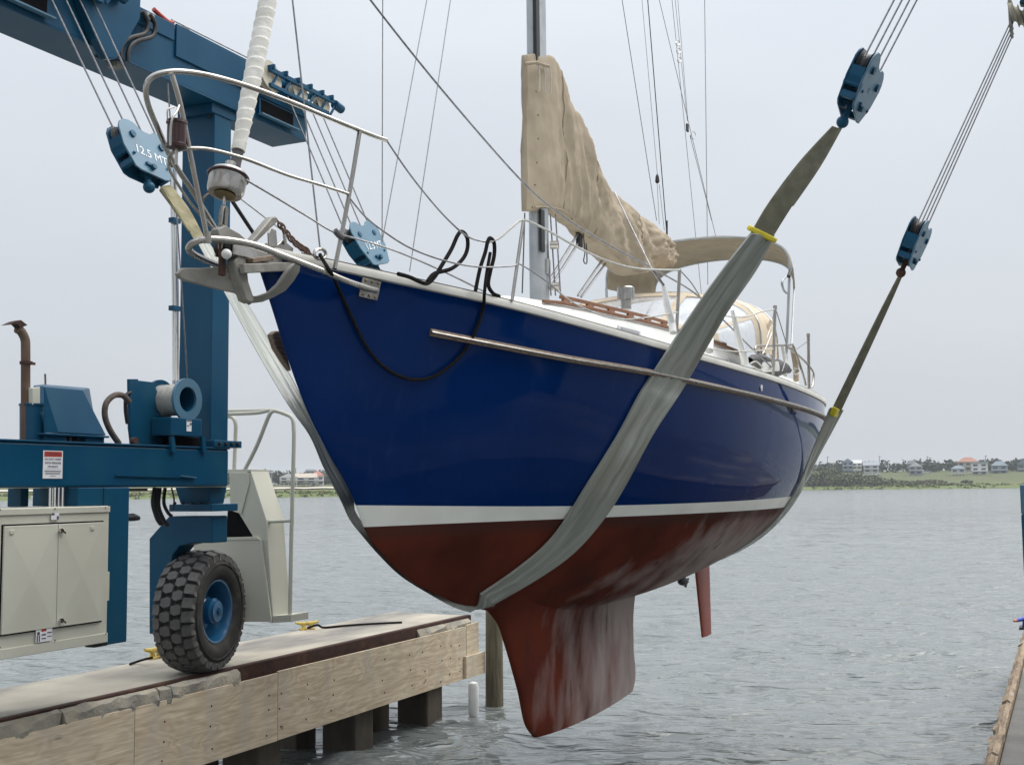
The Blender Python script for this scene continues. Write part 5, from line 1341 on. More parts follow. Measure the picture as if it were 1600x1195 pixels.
for u, v in ((95, 829), (95, 969)):
    p = px(u, v, X=XC+.03)
    MB().tube([p-Vector((.012, 0, 0)), p+Vector((.016, 0, 0))], .018, 10).build('latch', M['chrome'], cabn)
    MB().bar(p+Vector((.014, -.02, .015)), p+Vector((.014, .035, -.02)), .012, .012).build('latch', M['chrome'], cabn)
for u, v in ((19, 831), (145, 825)):
    p = px(u, v, X=XC+.03); MB().obox(p-Vector((.004, 0, 0)), (.006, 0, 0), (0, .018, 0), (0, 0, .016)).build('hinge_pad', M['cream_paint'], cabn, bevel=.003)
for u in (0, 86, 165):
    for v in (796, 996):
        p = px(u, v-(u*.02 if v < 900 else u*.13-15), X=XC+.014); MB().lathe([(.007, 0), (.006, .005)], p, (1,0,0), 8).build('screw', M['galvanised'], cabn)
MB().box(XC-.10, XC-.012, caby1+.001, caby1+.03, px(172, 938, X=XC).z, px(172, 893, X=XC).z).build('cabinet_handle', CP, cabn, smooth=0, bevel=.004)
# warning stickers
def sticker(par, X, u0, v0, u1, v1, bands=(), inks=()):
    a, b = px(u0, v0, X=X), px(u1, v1, X=X)
    st = MB().box(X, X+.0025, a.y, b.y, b.z, a.z).build('warning_label', M['sign_white'], par, smooth=0)
    def sub(r, mat, k): return MB().box(X+.0028+k*.0002, X+.0034+k*.0002, lerp(a.y, b.y, r[0]), lerp(a.y, b.y, r[1]), lerp(a.z, b.z, r[3]), lerp(a.z, b.z, r[2])).build('label_print', M[mat], par, smooth=0)
    for k, r in enumerate(bands): sub(r[:4], r[4], k)
    return a, b
def text(s, size, X, y, z, mat, par, name='lettering', align='CENTER', basis=None):
    cu = bpy.data.curves.new(name, 'FONT'); cu.body = s; cu.size = size; cu.align_x = align; cu.align_y = 'CENTER'; cu.extrude = .0006
    t = bpy.data.objects.new(name, cu); COL.objects.link(t)
    bpy.context.view_layer.update()
    me = bpy.data.meshes.new_from_object(t.evaluated_get(bpy.context.evaluated_depsgraph_get())); me.name = name
    bpy.data.objects.remove(t)
    me.materials.clear(); me.materials.append(M[mat])
    o = bpy.data.objects.new(name, me); COL.objects.link(o); o.parent = par
    bx, by, bz = basis or (Vector((0, 1, 0)), Vector((0, 0, 1)), Vector((1, 0, 0)))
    p = Vector((X, y, z))-ORG[par.name]
    o.matrix_local = Matrix(((bx.x, by.x, bz.x, p.x), (bx.y, by.y, bz.y, p.y), (bx.z, by.z, bz.z, p.z), (0,0,0,1)))
    return o
a, b = sticker(lift, XF+.003, 67.5, 703.5, 97, 747.5, [(.05, .95, .03, .22, 'sign_red'), (.12, .9, .655, .66, 'sign_ink'), (.36, .64, .90, .915, 'sign_ink')])
ym = (a.y+b.y)/2; H = a.z-b.z; Xs = XF+.0066
text('WARNING', .030, Xs, ym, lerp(a.z, b.z, .125), 'sign_ink', lift)
for s, f in (('DO NOT HOIST', .31), ('WITH PERSONS', .445), ('ON BOAT', .575)): text(s, .0235, Xs, ym, lerp(a.z, b.z, f), 'sign_ink', lift)
MB().box(Xs, Xs+.0006, lerp(a.y, b.y, .08), lerp(a.y, b.y, .92), lerp(a.z, b.z, .755), lerp(a.z, b.z, .725)).build('label_print', M['sign_ink'], lift, smooth=0)
MB().box(Xs, Xs+.0006, lerp(a.y, b.y, .12), lerp(a.y, b.y, .88), lerp(a.z, b.z, .835), lerp(a.z, b.z, .805)).build('label_print', M['sign_ink'], lift, smooth=0)
sticker(cabn, XC+.013, 80, 801.5, 92, 811.5, [(0, .4, 0, .3, 'sign_ink'), (.7, .95, .45, 1, 'sign_ink')])
sticker(cabn, XC+.014, 56, 983.5, 81, 1000, [(.05, .12, .45, .95, 'sign_ink'), (.17, .24, .45, .95, 'sign_ink'), (.07, .22, .2, .42, 'sign_ink'), (.32, .62, 0, .2, 'sign_red'), (.34, .6, .4, .5, 'sign_ink'), (.34, .6, .7, .78, 'sign_ink'), (.68, .95, .3, .38, 'sign_ink'), (.68, .95, .6, .66, 'sign_ink')])
# hanging blue leg behind the cabinet and pipes between beam and cabinet
LB('engine_leg', -7.70, XC-.06, caby1+.003, px(200, 900, X=XC-.06).y, 1.742, 3.03, bevel=.008)
LB('engine_cradle', -7.72, XC-.07, px(122, 775, X=XC-.07).y, caby1-.002, cabz1+.003, 3.03, bevel=.006)
LB('engine_leg', -7.70, -7.55, px(33, 775, X=-7.55).y, px(45, 775, X=-7.55).y, cabz1+.003, 3.03, bevel=.006)
for u, r in ((79, .012), (86, .02), (92, .014), (98, .018), (104, .01)):
    p = px(u, 770, X=-7.35); MB().tube([(p.x, p.y, cabz1-.01), (p.x, p.y, 3.035)], r, 10).build('pipe', M['chrome'] if u < 100 else M['black_hose'], lift)
p = px(204, 808, X=-7.4); MB().tube([p-Vector((0, .1, 0)), p+Vector((0, .03, 0)), p+Vector((0, .10, -.01))], [.03, .035, .02], 10).build('pipe_stub', M['black_hose'], lift)
p = px(150, 1007, X=-7.25); MB().obox(p, (.05, 0, 0), (0, .07, 0), (0, 0, .012)).build('cabinet_foot', M['black_hose'], lift)
p = px(206, 765, X=-7.35); MB().obox(p, (.05, 0, 0), (0, .14, 0), (0, 0, .012)).build('hose_clamp', M['black_hose'], lift)
# hydraulic hoses below the beam
for pts, r in (([(243, 762), (240, 785), (246, 808), (252, 818)], .026), ([(249, 762), (247, 790), (255, 812), (262, 820)], .022), ([(258, 762), (256, 785), (262, 800), (268, 806)], .016), ([(268, 762), (272, 780), (270, 796)], .008)):
    MB().tube(smooth_path([px(u, v, X=-7.5) for u, v in pts]), r, 10).build('hydraulic_hose', M['black_hose'], lift)

# exhaust stack, silencer, control hood, winch
def up(u, v, X): return px(u, v, X=X)
ex = MB().tube(smooth_path([up(40, 690, -7.5), up(40, 600, -7.5), up(40, 545, -7.5), up(39, 530, -7.5), up(33, 518, -7.5), up(27, 514, -7.5)], 5), .036, 14).build('exhaust_stack', M['rusty_pipe'], lift)
p = up(41, 567, -7.5); MB().lathe([(.05, -.012), (.05, .012)], p, (0,0,1), 16).build('exhaust_clamp', M['rust'], ex); MB().bar(p, p+Vector((0, .085, 0)), .02, .02).build('exhaust_clamp', M['rust'], ex)
MB().tube([up(29, 520, -7.5), up(31, 509, -7.5)], .022, 8).build('rain_cap', M['rust'], ex)
MB().prism([up(u, v, -7.46) for u, v in ((11, 508), (24, 502), (33, 500), (43, 508), (33, 512), (27, 506))], (-.07, 0, 0)).build('rain_cap', M['rust'], ex, smooth=0)
p0, p1 = up(51, 689, -7.5), up(51, 634, -7.5)
MB().tube([p0, p1], .098, 20).build('silencer', BL, lift)
MB().tube([p1, p1+Vector((0, 0, .015))], .105, 20).build('silencer_rim', BL, lift)
MB().prism([up(u, v, -7.42) for u, v in ((51, 606), (63, 604), (63, 632), (51, 633))], (-.12, 0, 0)).build('control_box', M['cream_paint'], lift, smooth=0, bevel=.006)
hood = [up(u, v, -7.36) for u, v in ((66, 601), (144, 608), (166, 680), (70, 675))]
hood2 = [up(u, v, -7.62) for u, v in ((66, 600), (140, 606), (152, 682), (74, 676))]
MB().hexa([hood[0]+Vector((-.10, .0, 0)), hood[1]+Vector((-.10, -.01, 0)), hood2[1], hood2[0], hood[3], hood[2], hood2[2], hood2[3]]).build('control_hood', BL, lift, smooth=0, bevel=.008)
MB().prism([up(u, v, -7.35) for u, v in ((70, 605), (92, 676), (70, 676))], (-.012, 0, 0)).build('hood_gusset', BL, lift, smooth=0, bevel=.003)
MB().prism([up(u, v, -7.33) for u, v in ((70, 676), (171, 681), (171, 684), (70, 679))], (-.26, 0, 0)).build('hood_plate', BL, lift, smooth=0, bevel=.003)
for u0, u1 in ((72, 103), (134, 163)):
    a, b = up(u0, 682, -7.36), up(u1, 690, -7.36)
    MB().box(-7.6, -7.36, a.y, b.y, 3.403, a.z+.015).build('hood_foot', M['lift_blue'], lift, smooth=0, bevel=.005)
for u in (106, 114, 118): MB().tube([up(u, 682, -7.45), up(u-1, 692, -7.45)], .012, 8).build('hydraulic_hose', M['black_hose'], lift)
MB().tube([up(71, 601, -7.45), up(70.5, 584, -7.45)], .008, 8).build('hood_rod', M['wire'], lift)
MB().tube(smooth_path([up(186, 693, -7.45), up(172, 672, -7.45), up(164, 650, -7.45), up(166, 630, -7.45), up(178, 618, -7.45), up(192, 618, -7.45), up(202, 628, -7.45)]), .026, 10).build('hydraulic_hose', M['brown_hose'], lift)
MB().tube(smooth_path([up(204, 613, -7.5), up(197, 618, -7.5), up(196, 640, -7.5), up(199, 662, -7.5)]), .016, 8).build('hydraulic_hose', M['black_hose'], lift)
XW = -7.24
MB().prism([up(u, v, -7.50) for u, v in ((202, 592), (216, 592), (228, 634), (258, 652), (272, 652), (272, 702), (207, 702), (203, 668))], (-.03, 0, 0)).build('winch_plate', BL, lift, smooth=0, bevel=.005)
MB().prism([up(u, v, -7.52) for u, v in ((214, 594), (240, 597), (262, 652), (228, 636))], (-.05, 0, 0)).build('winch_plate', BL, lift, smooth=0, bevel=.005)
MB().box(-7.49, XW-.02, up(270, 665, XW).y, up(318, 665, XW).y, up(295, 681, XW).z, up(295, 653, XW).z).build('winch_guard', BL, lift, smooth=0, bevel=.008)
sticker(lift, XW-.018, 291.5, 656, 298.8, 674, [(.05, .95, .02, .13, 'sign_ink'), (.6, .95, .25, .45, 'sign_ink'), (.05, .55, .47, .55, 'sign_ink')])
dc = up(292, 624, XW-.04); rd = .195
dr = MB().lathe([(.145, -.30), (.145, -.01)], dc, (1,0,0), 36, caps=False).build('winch_drum', M['cable_wound'], lift)
rows = [[dc+Vector((x, r*cos(t), r*sin(t))) for r, x in ((.115, -.012), (rd, -.012), (rd, .014), (.115, .014))] for t in np.linspace(0, 2*pi, 41)[:-1]]
mb = MB().grid(rows+[rows[0]], True); mb.build('drum_flange', M['lift_blue_pale'], lift, smooth=40)
MB().lathe([(.01, -.20), (.116, -.20), (.116, .006)], dc, (1,0,0), 36, caps=False).build('drum_bore', M['lift_blue'], lift)
MB().lathe([(rd, -.02), (rd, .012)], dc-Vector((.31, 0, 0)), (1,0,0), 40).build('drum_flange', M['lift_blue'], lift)
for u in (270, 318):
    MB().prism([up(u, v, XW-.03) + Vector((0, dy, 0)) for v, dy in ((681, -.02), (681, .02), (706, .05), (706, -.01))], (-.03, 0, 0)).build('winch_foot', BL, lift, smooth=0)
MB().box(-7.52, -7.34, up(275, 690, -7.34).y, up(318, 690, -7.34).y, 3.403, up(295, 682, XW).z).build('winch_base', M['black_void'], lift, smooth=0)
MB().lathe([(.034, -.02), (.034, .02)], up(210, 689, -7.45), (1,0,0), 14).build('pivot_pin', M['rust'], lift)
MB().bar(up(180, 742, XF+.012), up(305, 746, XF+.012), .012, .012).build('beam_rod', BL, lift)
MB().bar(up(282, 743, XF+.02), up(306, 746, XF+.02), .02, .012).build('beam_rod', M['lift_blue_pale'], lift)
# vertical hydraulic pipes and winch wire beside the column
for u, r in ((270, .010), (274.5, .016), (278, .008)):
    MB().tube([up(u+1, 600, -7.42), up(u, 460, -7.44), up(u-2, 325, -7.46), up(u-4, 210, -7.48)], r, 8).build('pipe', M['chrome'], lift)
for v in (345, 482):
    p = up(273, v, -7.43); MB().obox(p, (.03, 0, 0), (0, .05, 0), (0, 0, .022)).build('pipe_clamp', M['lift_blue'], lift)
MB().tube([up(293, 594, XW-.2), up(287, 500, -7.32), up(276, 330, -7.30), up(262, 130, -7.26)], .007, 6).build('winch_wire', M['wire'], lift)
MB().tube(smooth_path([up(330, 300, -7.33), up(316, 312, -7.33), up(317, 335, -7.33)]), .02, 8).build('hydraulic_hose', M['black_hose'], lift)
MB().tube([up(362, 313, -7.36), up(397, 366, -7.36)], .02, 8).build('hydraulic_hose', M['black_hose'], lift)

# cream steps and handrail beyond the wheel
YS = 9.96
def S_(u, v, dy=0): return px(u, v, Y=YS+dy)
stp = MB().prism([S_(386, 736), (S_(392, 736)), S_(416, 812), S_(427, 972), S_(418, 972), S_(407, 848), S_(400, 846), S_(372, 800)], (0, .3, 0)).build('step_side', CP, lift, smooth=0, bevel=.006)
MB().prism([S_(358, 738, -.015), S_(389, 738, -.015), S_(389, 756, -.015), S_(377, 803, -.015), S_(360, 797, -.015)], (0, .02, 0)).build('step_panel', CP, lift, smooth=0, bevel=.004)
MB().prism([S_(300, 846, -.03), S_(408, 843, -.03), S_(424, 971, -.03), S_(330, 971, -.03)], (0, .02, 0)).build('wheel_guard', CP, lift, smooth=0, bevel=.004)
MB().prism([S_(300, 846, -.035), S_(406, 843, -.035), S_(400, 838, -.035), S_(303, 841, -.035)], (0, .3, 0)).build('wheel_guard', CP, lift, smooth=0, bevel=.004)
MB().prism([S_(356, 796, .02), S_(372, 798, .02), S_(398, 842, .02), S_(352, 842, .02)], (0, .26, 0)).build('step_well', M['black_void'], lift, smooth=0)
MB().prism([S_(424, 962), S_(455, 960), S_(455, 971), S_(424, 973)], (0, .3, 0)).build('step_tread', CP, lift, smooth=0, bevel=.004)
MB().prism([S_(356, 733), S_(392, 733), S_(392, 739), S_(356, 739)], (0, .3, 0)).build('step_tread', CP, lift, smooth=0, bevel=.004)
def hr(pts, r=.021, k=5): return MB().tube(smooth_path(pts, k), r, 10).build('handrail', CP, lift)
hr([S_(453, 962, .05), S_(455, 850, .05), S_(459, 700, .05), S_(459, 670, .05), S_(457, 655, .05), S_(449, 648, .05), S_(425, 641, .05), S_(400, 645, .05), S_(350, 647, .05)])
hr([S_(366, 735, .2), S_(368, 680, .2), S_(368, 662, .2), S_(363, 652, .2), S_(350, 650, .2)])
hr([S_(382, 735, .02), S_(402, 695, .02), S_(420, 650, .02), S_(427, 642, .04)])
hr([S_(416, 815, .05), S_(457, 813, .05)], .018)
hr([S_(350, 642, .3), S_(400, 641, .3), S_(425, 640, .06)], .018)

# trolley with sheaves at the outer end of the top beam
def trolley(dy):
    o = Vector((0, dy, 0))
    a, b = px(418, 106, X=-7.14)+o, px(512, 166, X=-7.14)+o
    zc = 7.24
    A, B = Vector((-7.14, 9.55+dy, zc)), Vector((-7.14, 10.70+dy, zc))
    MB().bar(A, B, .035, .05).build('trolley_bar', BL, lift, bevel=.004)
    MB().bar(A+Vector((0, 0, -.16)), B+Vector((0, -.1, -.16)), .035, .04).build('trolley_bar', BL, lift, bevel=.004)
    MB().bar(A+Vector((-.14, .05, 0)), B+Vector((-.14, 0, 0)), .035, .05).build('trolley_bar', BL, lift, bevel=.004)
    for y in (9.58, 9.80, 10.02, 10.24, 10.46, 10.64):
        MB().bar((-7.29, y+dy, zc+.03), (-7.10, y+dy, zc+.03), .025, .05).build('trolley_tie', BL, lift, bevel=.003)
        MB().bar((-7.14, y+dy, zc-.16), (-7.14, y+.12+dy, zc), .02, .02).build('trolley_tie', BL, lift)
    for y, r in ((9.62, .17), (10.12, .13), (10.55, .12)):
        c_ = Vector((-7.20, y+dy, zc-.05))
        s_ = MB().lathe([(r, -.03), (r-.02, -.012), (r-.02, .012), (r, .03)], c_, (1, 0, .15), 28).build('sheave', M['sheave'], lift)
    MB().tube([(-7.14, 10.72+dy, zc-.02), (-7.14, 10.86+dy, zc-.04)], .05, 10).build('trolley_motor', BL, lift)
    # pocket below with pale lip
    yy0, yy1 = 9.55+dy, 10.16+dy
    MB().box(XF+.0225, XF+.032, yy0, yy1, 6.80, 6.97).build('trolley_pocket', M['lift_blue'], lift, smooth=0)
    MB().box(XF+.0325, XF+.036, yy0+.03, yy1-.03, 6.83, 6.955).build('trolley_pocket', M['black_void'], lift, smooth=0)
    MB().box(XF+.033, XF+.09, yy0-.02, yy1+.02, 6.783, 6.80).build('trolley_lip', M['lift_blue_pale'], lift, smooth=0, bevel=.004)
trolley(0); trolley(-3.35)
# hopper bracket, hoses and shackled lines on the near part of the top beam
MB().prism([px(u, v, X=-7.20) for u, v in ((110, -60), (222, -40), (219, 30), (183, 92), (170, 92), (150, 60), (128, 0))], (-.095, 0, 0)).build('hose_bracket', BL, lift, smooth=0, bevel=.01)
for dv in (0, 9):
    MB().tube(smooth_path([px(u+dv*1.3, v+dv*.5, X=-7.22) for u, v in ((222, 18), (230, 32), (230, 45), (224, 54), (205, 59), (193, 67), (188, 80), (188, 92))]), .021, 10).build('hydraulic_hose', M['black_hose'], lift)
MB().tube(smooth_path([px(u, v, X=-7.35) for u, v in ((240, 15), (252, 26), (262, 34), (270, 36))]), .022, 8).build('air_line', M['sign_red'], lift)
for pts in (((238, 25), (250, 34), (266, 38), (282, 50)), ((244, 36), (258, 44), (275, 52), (300, 56)), ((248, 42), (262, 46), (286, 44), (300, 55))):
    MB().tube(smooth_path([px(u, v, X=-7.4) for u, v in pts]), .018, 8).build('hydraulic_hose', M['black_hose'], lift)
MB().obox(px(232, 27, X=-7.25), (.03, 0, 0), (0, .05, 0), (0, 0, .03)).build('hose_coupling', M['galvanised'], lift, bevel=.008)
for u, v in ((284, 48), (297, 56)): MB().tube([px(u+cos(t)*4, v+sin(t)*5, X=-7.4) for t in np.linspace(0, 2*pi, 11)[:-1]], .014, 6, closed=True).build('line_shackle', M['bronze'], lift)
for a, b in (((268, 31), (430, 112)), ((300, 58), (430, 122))):
    MB().tube([px(*a, X=-7.42), px(*b, X=-7.42)], .008, 6).build('trolley_wire', M['wire'], lift)
MB().obox(px(181, 102, X=-7.40), (.06, 0, 0), (0, .05, 0), (0, 0, .03)).build('cable_gland', M['galvanised'], lift, bevel=.008)
MB().tube(smooth_path([px(u, v, Z=6.73) for u, v in ((150, 88), (165, 95), (180, 103), (195, 102))]), .012, 6).build('hydraulic_hose', M['black_hose'], lift)

# far side of the lift (right-hand dock) and the cross beam over the near end
XR = 1.35
LB('column', XR, XR+.40, colY0, colY1, 3.375, 6.748)
LB('side_beam', XR, XR+.36, 1.4, 9.17, 3.032, 3.386, bevel=.02)
LB('top_beam', XR-.02, XR+.40, 1.0, 12.2, 6.752, 7.262, bevel=.012)
LB('cross_beam', -7.70, XR+.38, 1.0, 1.5, 7.264, 7.80, bevel=.012)
LB('column', -7.745, -7.35, 1.5, 1.75, 3.39, 6.748); LB('column', XR, XR+.40, 1.5, 1.75, 3.39, 6.748)
LB('leg_taper', XR, XR+.38, 8.97, 9.2, 2.62, 3.03)
a = px(1593.5, 757, Y=9.0); b = px(1593.5, 898, Y=9.0)
LB('wheel_fork', a.x, XR+.36, 8.97, 9.2, b.z+.42, a.z, M['lift_blue_pale'])
LB('wheel_fork', a.x, a.x+.12, 8.97, 9.2, b.z, b.z+.418)
wheel(Vector((XR+.05, 9.16, DZ+.55)), Vector((-1, 0, 0)), False)
wheel(Vector((-7.60, 2.6, DZ+.55)), Vector((1, 0, 0)), False); LB('wheel_fork', -7.98, -7.5, 2.5, 2.72, 2.2, 3.03); LB('wheel_fork', -8.05, -7.86, 2.5, 2.72, 1.7, 2.6)
wheel(Vector((XR+.25, 2.6, DZ+.55)), Vector((-1, 0, 0)), False); LB('wheel_fork', XR+.1, XR+.6, 2.5, 2.72, 2.5, 3.03)
# sheave bracket of the right-hand hoist, top right of the photo
q = px(1583, 40, Y=11.9)
for k in range(3):
    MB().lathe([(.11, -.02), (.09, -.008), (.09, .008), (.11, .02)], q+Vector((.0+.05*k, .12*k-.1, .09)), (1, 0, .2), 20).build('sheave', M['sheave'], lift)
MB().obox(q+Vector((.16, .05, .12)), (.03, 0, 0), (0, .28, 0), (0, 0, .18)).build('sheave_bracket', BL, lift, bevel=.01)
MB().obox(q+Vector((-.02, .06, .13)), (.014, 0, 0), (0, .2, 0), (0, 0, .17)).build('sheave_bracket', M['galvanised'], lift, bevel=.01)
MB().bar(q+Vector((.1, .05, .3)), Vector((XR, q.y, 7.0)), .12, .2).build('sheave_arm', BL, lift, bevel=.01)

# ------------------------------------------------------------------ hoist blocks with cables
def hoist_block(c, top, label, scale=1.0, text_side=1, sock='lift_blue', spread=1.0, tilt=0):
    c, top = Vector(c), Vector(top)
    e2 = (top-c).normalized(); e1 = Vector((0, 1, 0)); e1 = (e1-e2*e1.dot(e2)).normalized(); n = e1.cross(e2)
    if n.x < 0: n = -n
    cab = e1.copy()
    rt = Matrix.Rotation(radians(tilt), 3, n); e1 = rt @ e1; e2 = rt @ e2
    o = empty('hoist_block', c, label, 'pulley block', 'hoist blocks carrying the slings')
    s = scale
    half_ = [(.0, .178)]
    for t in np.linspace(140, -20, 7): half_.append((.17+.150*cos(radians(t)), .095+.135*sin(radians(t))))
    half_ += [(.30, -.06), (.20, -.245), (.14, -.262)]
    out_ = half_+[(-a, b) for a, b in half_[::-1][:-1]]
    def P(a, b, k=0): return c+(e1*a+e2*b)*s+n*k*s
    for k, mat in ((-.076, 'lift_blue'), (.060, 'lift_blue_pale')):
        MB().prism([P(a, b, k) for a, b in out_], n*.016*s).build('cheek_plate', M[mat if text_side > 0 else ('lift_blue' if k < 0 else 'lift_blue_pale')], o, smooth=30, bevel=.004)
    for a in (-.17, .17):
        MB().lathe([(.122, -.040), (.100, -.014), (.100, .014), (.122, .040)], P(a, .085, 0), n, 28).build('sheave', M['black_hose'], o)
        MB().lathe([(.03, -.085), (.03, .088)], P(a, .085, 0), n, 12).build('sheave_pin', M['lift_blue'], o)
    for a, b in ((-.25, -.10), (.25, -.10), (0, -.02)):
        MB().lathe([(.022, -.07), (.022, .07)], P(a, b), n, 10).build('spacer', M['lift_blue'], o)
    for a, b in ((-.17, .085), (.17, .085), (-.20, -.12), (.20, -.12), (0, -.19)):
        MB().lathe([(.013, .076), (.013, .086), (.006, .090)], P(a, b), n, 8).build('bolt', M['lift_blue'], o)
    MB().obox(P(-.03, -.175, .086), e1*.045*s, e2*.012*s, n*.010*s).build('pin_keeper', M['lift_blue'], o)
    for a in (-.24, .24): MB().obox(P(a*.9, -.19), e1*.02*s, e2*.03*s, n*.060*s).build('end_block', M['lift_blue'], o, bevel=.004)
    for sg in (-1, 1):
        MB().prism([P(sg*.318, .03, -.058), P(sg*.300, -.05, -.058), P(sg*.262, -.12, -.058), P(sg*.245, -.12, -.058), P(sg*.284, -.05, -.058), P(sg*.300, .03, -.058)], n*.116*s).build('side_strap', M['lift_blue'], o, smooth=0)
    MB().tube([P(0, -.19, -.11), P(0, -.19, .11)], .026*s, 10).build('sling_pin', M['lift_blue'], o)
    # shackle eye under the block
    MB().bar(P(0, -.20), P(0, -.33), .045*s, .05*s).build('shackle', M[sock], o, bevel=.008)
    MB().ball(P(0, -.345), .052*s, 14, 8).build('shackle', M[sock], o)
    # four cable falls
    Lc = (top-c).length
    for a in (-.30, -.10, .10, .30):
        p = P(a, .12); q = top+cab*a*spread*s
        MB().tube([p, q], .0075, 6).build('cable', M['wire'], o)
    if text_side > 0:
        t = text('12.5 MT', .115*s, 0, 0, 0, 'letter_white', o, 'lettering', 'CENTER', (e1, e2, n))
        pp = P(.02, -.055, .0785)-ORG[o.name]
        t.matrix_local = Matrix(((e1.x, e2.x, n.x, pp.x), (e1.y, e2.y, n.y, pp.y), (e1.z, e2.z, n.z, pp.z), (0,0,0,1)))
    return o, P
bA = px(222, 240, Y=7.25); tA = px(114, 3, X=-7.15); tA = bA+(tA-bA)*1.35
blkA, PA = hoist_block(bA, tA, 'blue hoist block lettered in white hanging at upper left behind the pulpit', .94, tilt=-20)
bB = px(570, 382, Y=10.35); tB = Vector((-7.18, 10.15, 7.15))
blkB, PB = hoist_block(bB, tB, 'blue hoist block lettered in white just above the bow rail', 1.02, tilt=9)
bC = px(1346, 134, Y=9.0); tC = px(1414, 3, Y=9.1); tC = bC+(tC-bC)*1.6
blkC, PC = hoist_block(bC, tC, 'large pale faced hoist block at upper right above the wide sling', .90, -1)
bD = px(1429, 379, Y=11.9); tD = px(1583, 40, Y=12.0)
blkD, PD = hoist_block(bD, tD, 'smaller hoist block at far right with rusty shackle', .92, -1, 'rust', .7)

# ------------------------------------------------------------------ slings
def ribbon(rows, thick, name, mat, par, n_=8, sub=True):
    """rows: list of (left point, right point, outward normal)."""
    L = smooth_path([r[0] for r in rows], 5); R2 = smooth_path([r[1] for r in rows], 5); N = [n.normalized() for n in smooth_path([r[2] for r in rows], 5)]
    g = []
    for i, (a, b, n) in enumerate(zip(L, R2, N)):
        o_, i_ = [], []
        for k in range(n_+1):
            t = k/n_; p = a.lerp(b, t)
            w = (thick*1.3*noise.noise(p*4.0)+thick*.8*noise.noise(p*11))*sin(pi*t) if sub else 0
            o_.append(p+n*(thick+w)); i_.append(p)
        g.append(o_+i_[::-1])
    mb = MB().grid(g, True); m = len(g[0]); mb.f += [tuple(range(m)), tuple((len(g)-1)*m+k for k in range(m))]
    ob = mb.build(name, M[mat], par, smooth=60)
    me = ob.data; uv = me.uv_layers.new(name='strap')
    ln = [0.0]
    for i in range(1, len(L)): ln.append(ln[-1]+((L[i]+R2[i])/2-(L[i-1]+R2[i-1])/2).length)
    for lp_ in me.loops:
        i, k = divmod(lp_.vertex_index, m); k = min(k, 2*n_+1-k)
        uv.data[lp_.index].uv = (k/n_, ln[i]) if i < len(ln) else (0, 0)
    return ob
sl1 = empty('lifting_sling', (C, 8, 2), 'wide lifting sling in clear plastic sleeve around the forward hull', 'sling', 'lifting slings')
off = .012
# port side on the hull, from the forefoot up to the rail
Lp = [(748, 925), (802, 888), (849, 849), (880, 810), (911, 760), (961, 680), (994, 618), (1014, 586)]
Rp = [(771, 938), (837, 900), (892, 861), (938, 810), (971, 760), (1014, 680), (1048, 628), (1068, 597)]
port = []
for a, b in zip(Lp, Rp):
    A, B = hull_pt(*a, off), hull_pt(*b, off); port.append((A, B, (hull_n(A)+hull_n(B))))
# free run from the rail to the block
eyeC = PC(0, -.36)
lastA, lastB, ln = port[-1]
free = []
FL = [(1081, 487), (1131, 417), (1172, 364)]; FR = [(1131, 494), (1181, 420), (1208, 367)]
cm0 = (lastA+lastB)/2
def freept(u, v, t):           # along the straight run towards the block
    q = cm0.lerp(eyeC, t); return px(u, v, Y=q.y)
ts = [.23, .38, .50]
for (a, b, t) in zip(FL, FR, ts):
    A, B = freept(*a, t), freept(*b, t); A.y -= .06; B.y += .06
    A = px(*a, Y=cm0.lerp(eyeC, t).y-.10); B = px(*b, Y=cm0.lerp(eyeC, t).y+.10)
    free.append((A, B, (B-A).cross(eyeC-cm0).normalized()))
fx = free[0][2]
if fx.x < 0: free = [(a, b, -n) for a, b, n in free]
ribbon(port+free, .020, 'plastic_sleeve', 'plastic_film', sl1, 10)
# bare webbing above the tape, folding narrower to the eye
web = []
for a, b, t in (((1165, 374), (1204, 376), .485), ((1172, 364), (1208, 367), .5), ((1200, 317), (1236, 322), .62), ((1248, 253), (1276, 261), .80)):
    y = cm0.lerp(eyeC, t).y; A, B = px(*a, Y=y-.09*(1-t)), px(*b, Y=y+.09*(1-t)); web.append((A, B, fx if fx.x > 0 else -fx))
web = [(a+n*.004, b+n*.004, n) for a, b, n in web]
ribbon(web+[(px(1300, 197, Y=eyeC.y-.02), px(1309, 200, Y=eyeC.y), web[-1][2])], .012, 'webbing', 'webbing', sl1, 6, False)
ribbon([(lerp(web[2][0], web[2][1], .8), web[2][1]+Vector((.01, 0, 0)), web[2][2]), (web[3][1]-Vector((.03, 0, 0)), web[3][1]+Vector((.02, 0, 0)), web[3][2]), (px(1308, 200, Y=eyeC.y), px(1316, 198, Y=eyeC.y), web[3][2])], .012, 'webbing_fold', 'webbing', sl1, 4, False)
nn = web[1][2]; wA, wB = web[1][0], web[1][1]; wd = (web[2][0]-web[1][0]).normalized()
tA_, tB_ = px(1169, 355, Y=wA.y), px(1211, 376, Y=wB.y)
MB().obox((tA_+tB_)/2+nn*.006, (tB_-tA_)*.5, wd*.022, nn*.026).build('yellow_tape', M['yellow_tape'], sl1, smooth=30, bevel=.012)
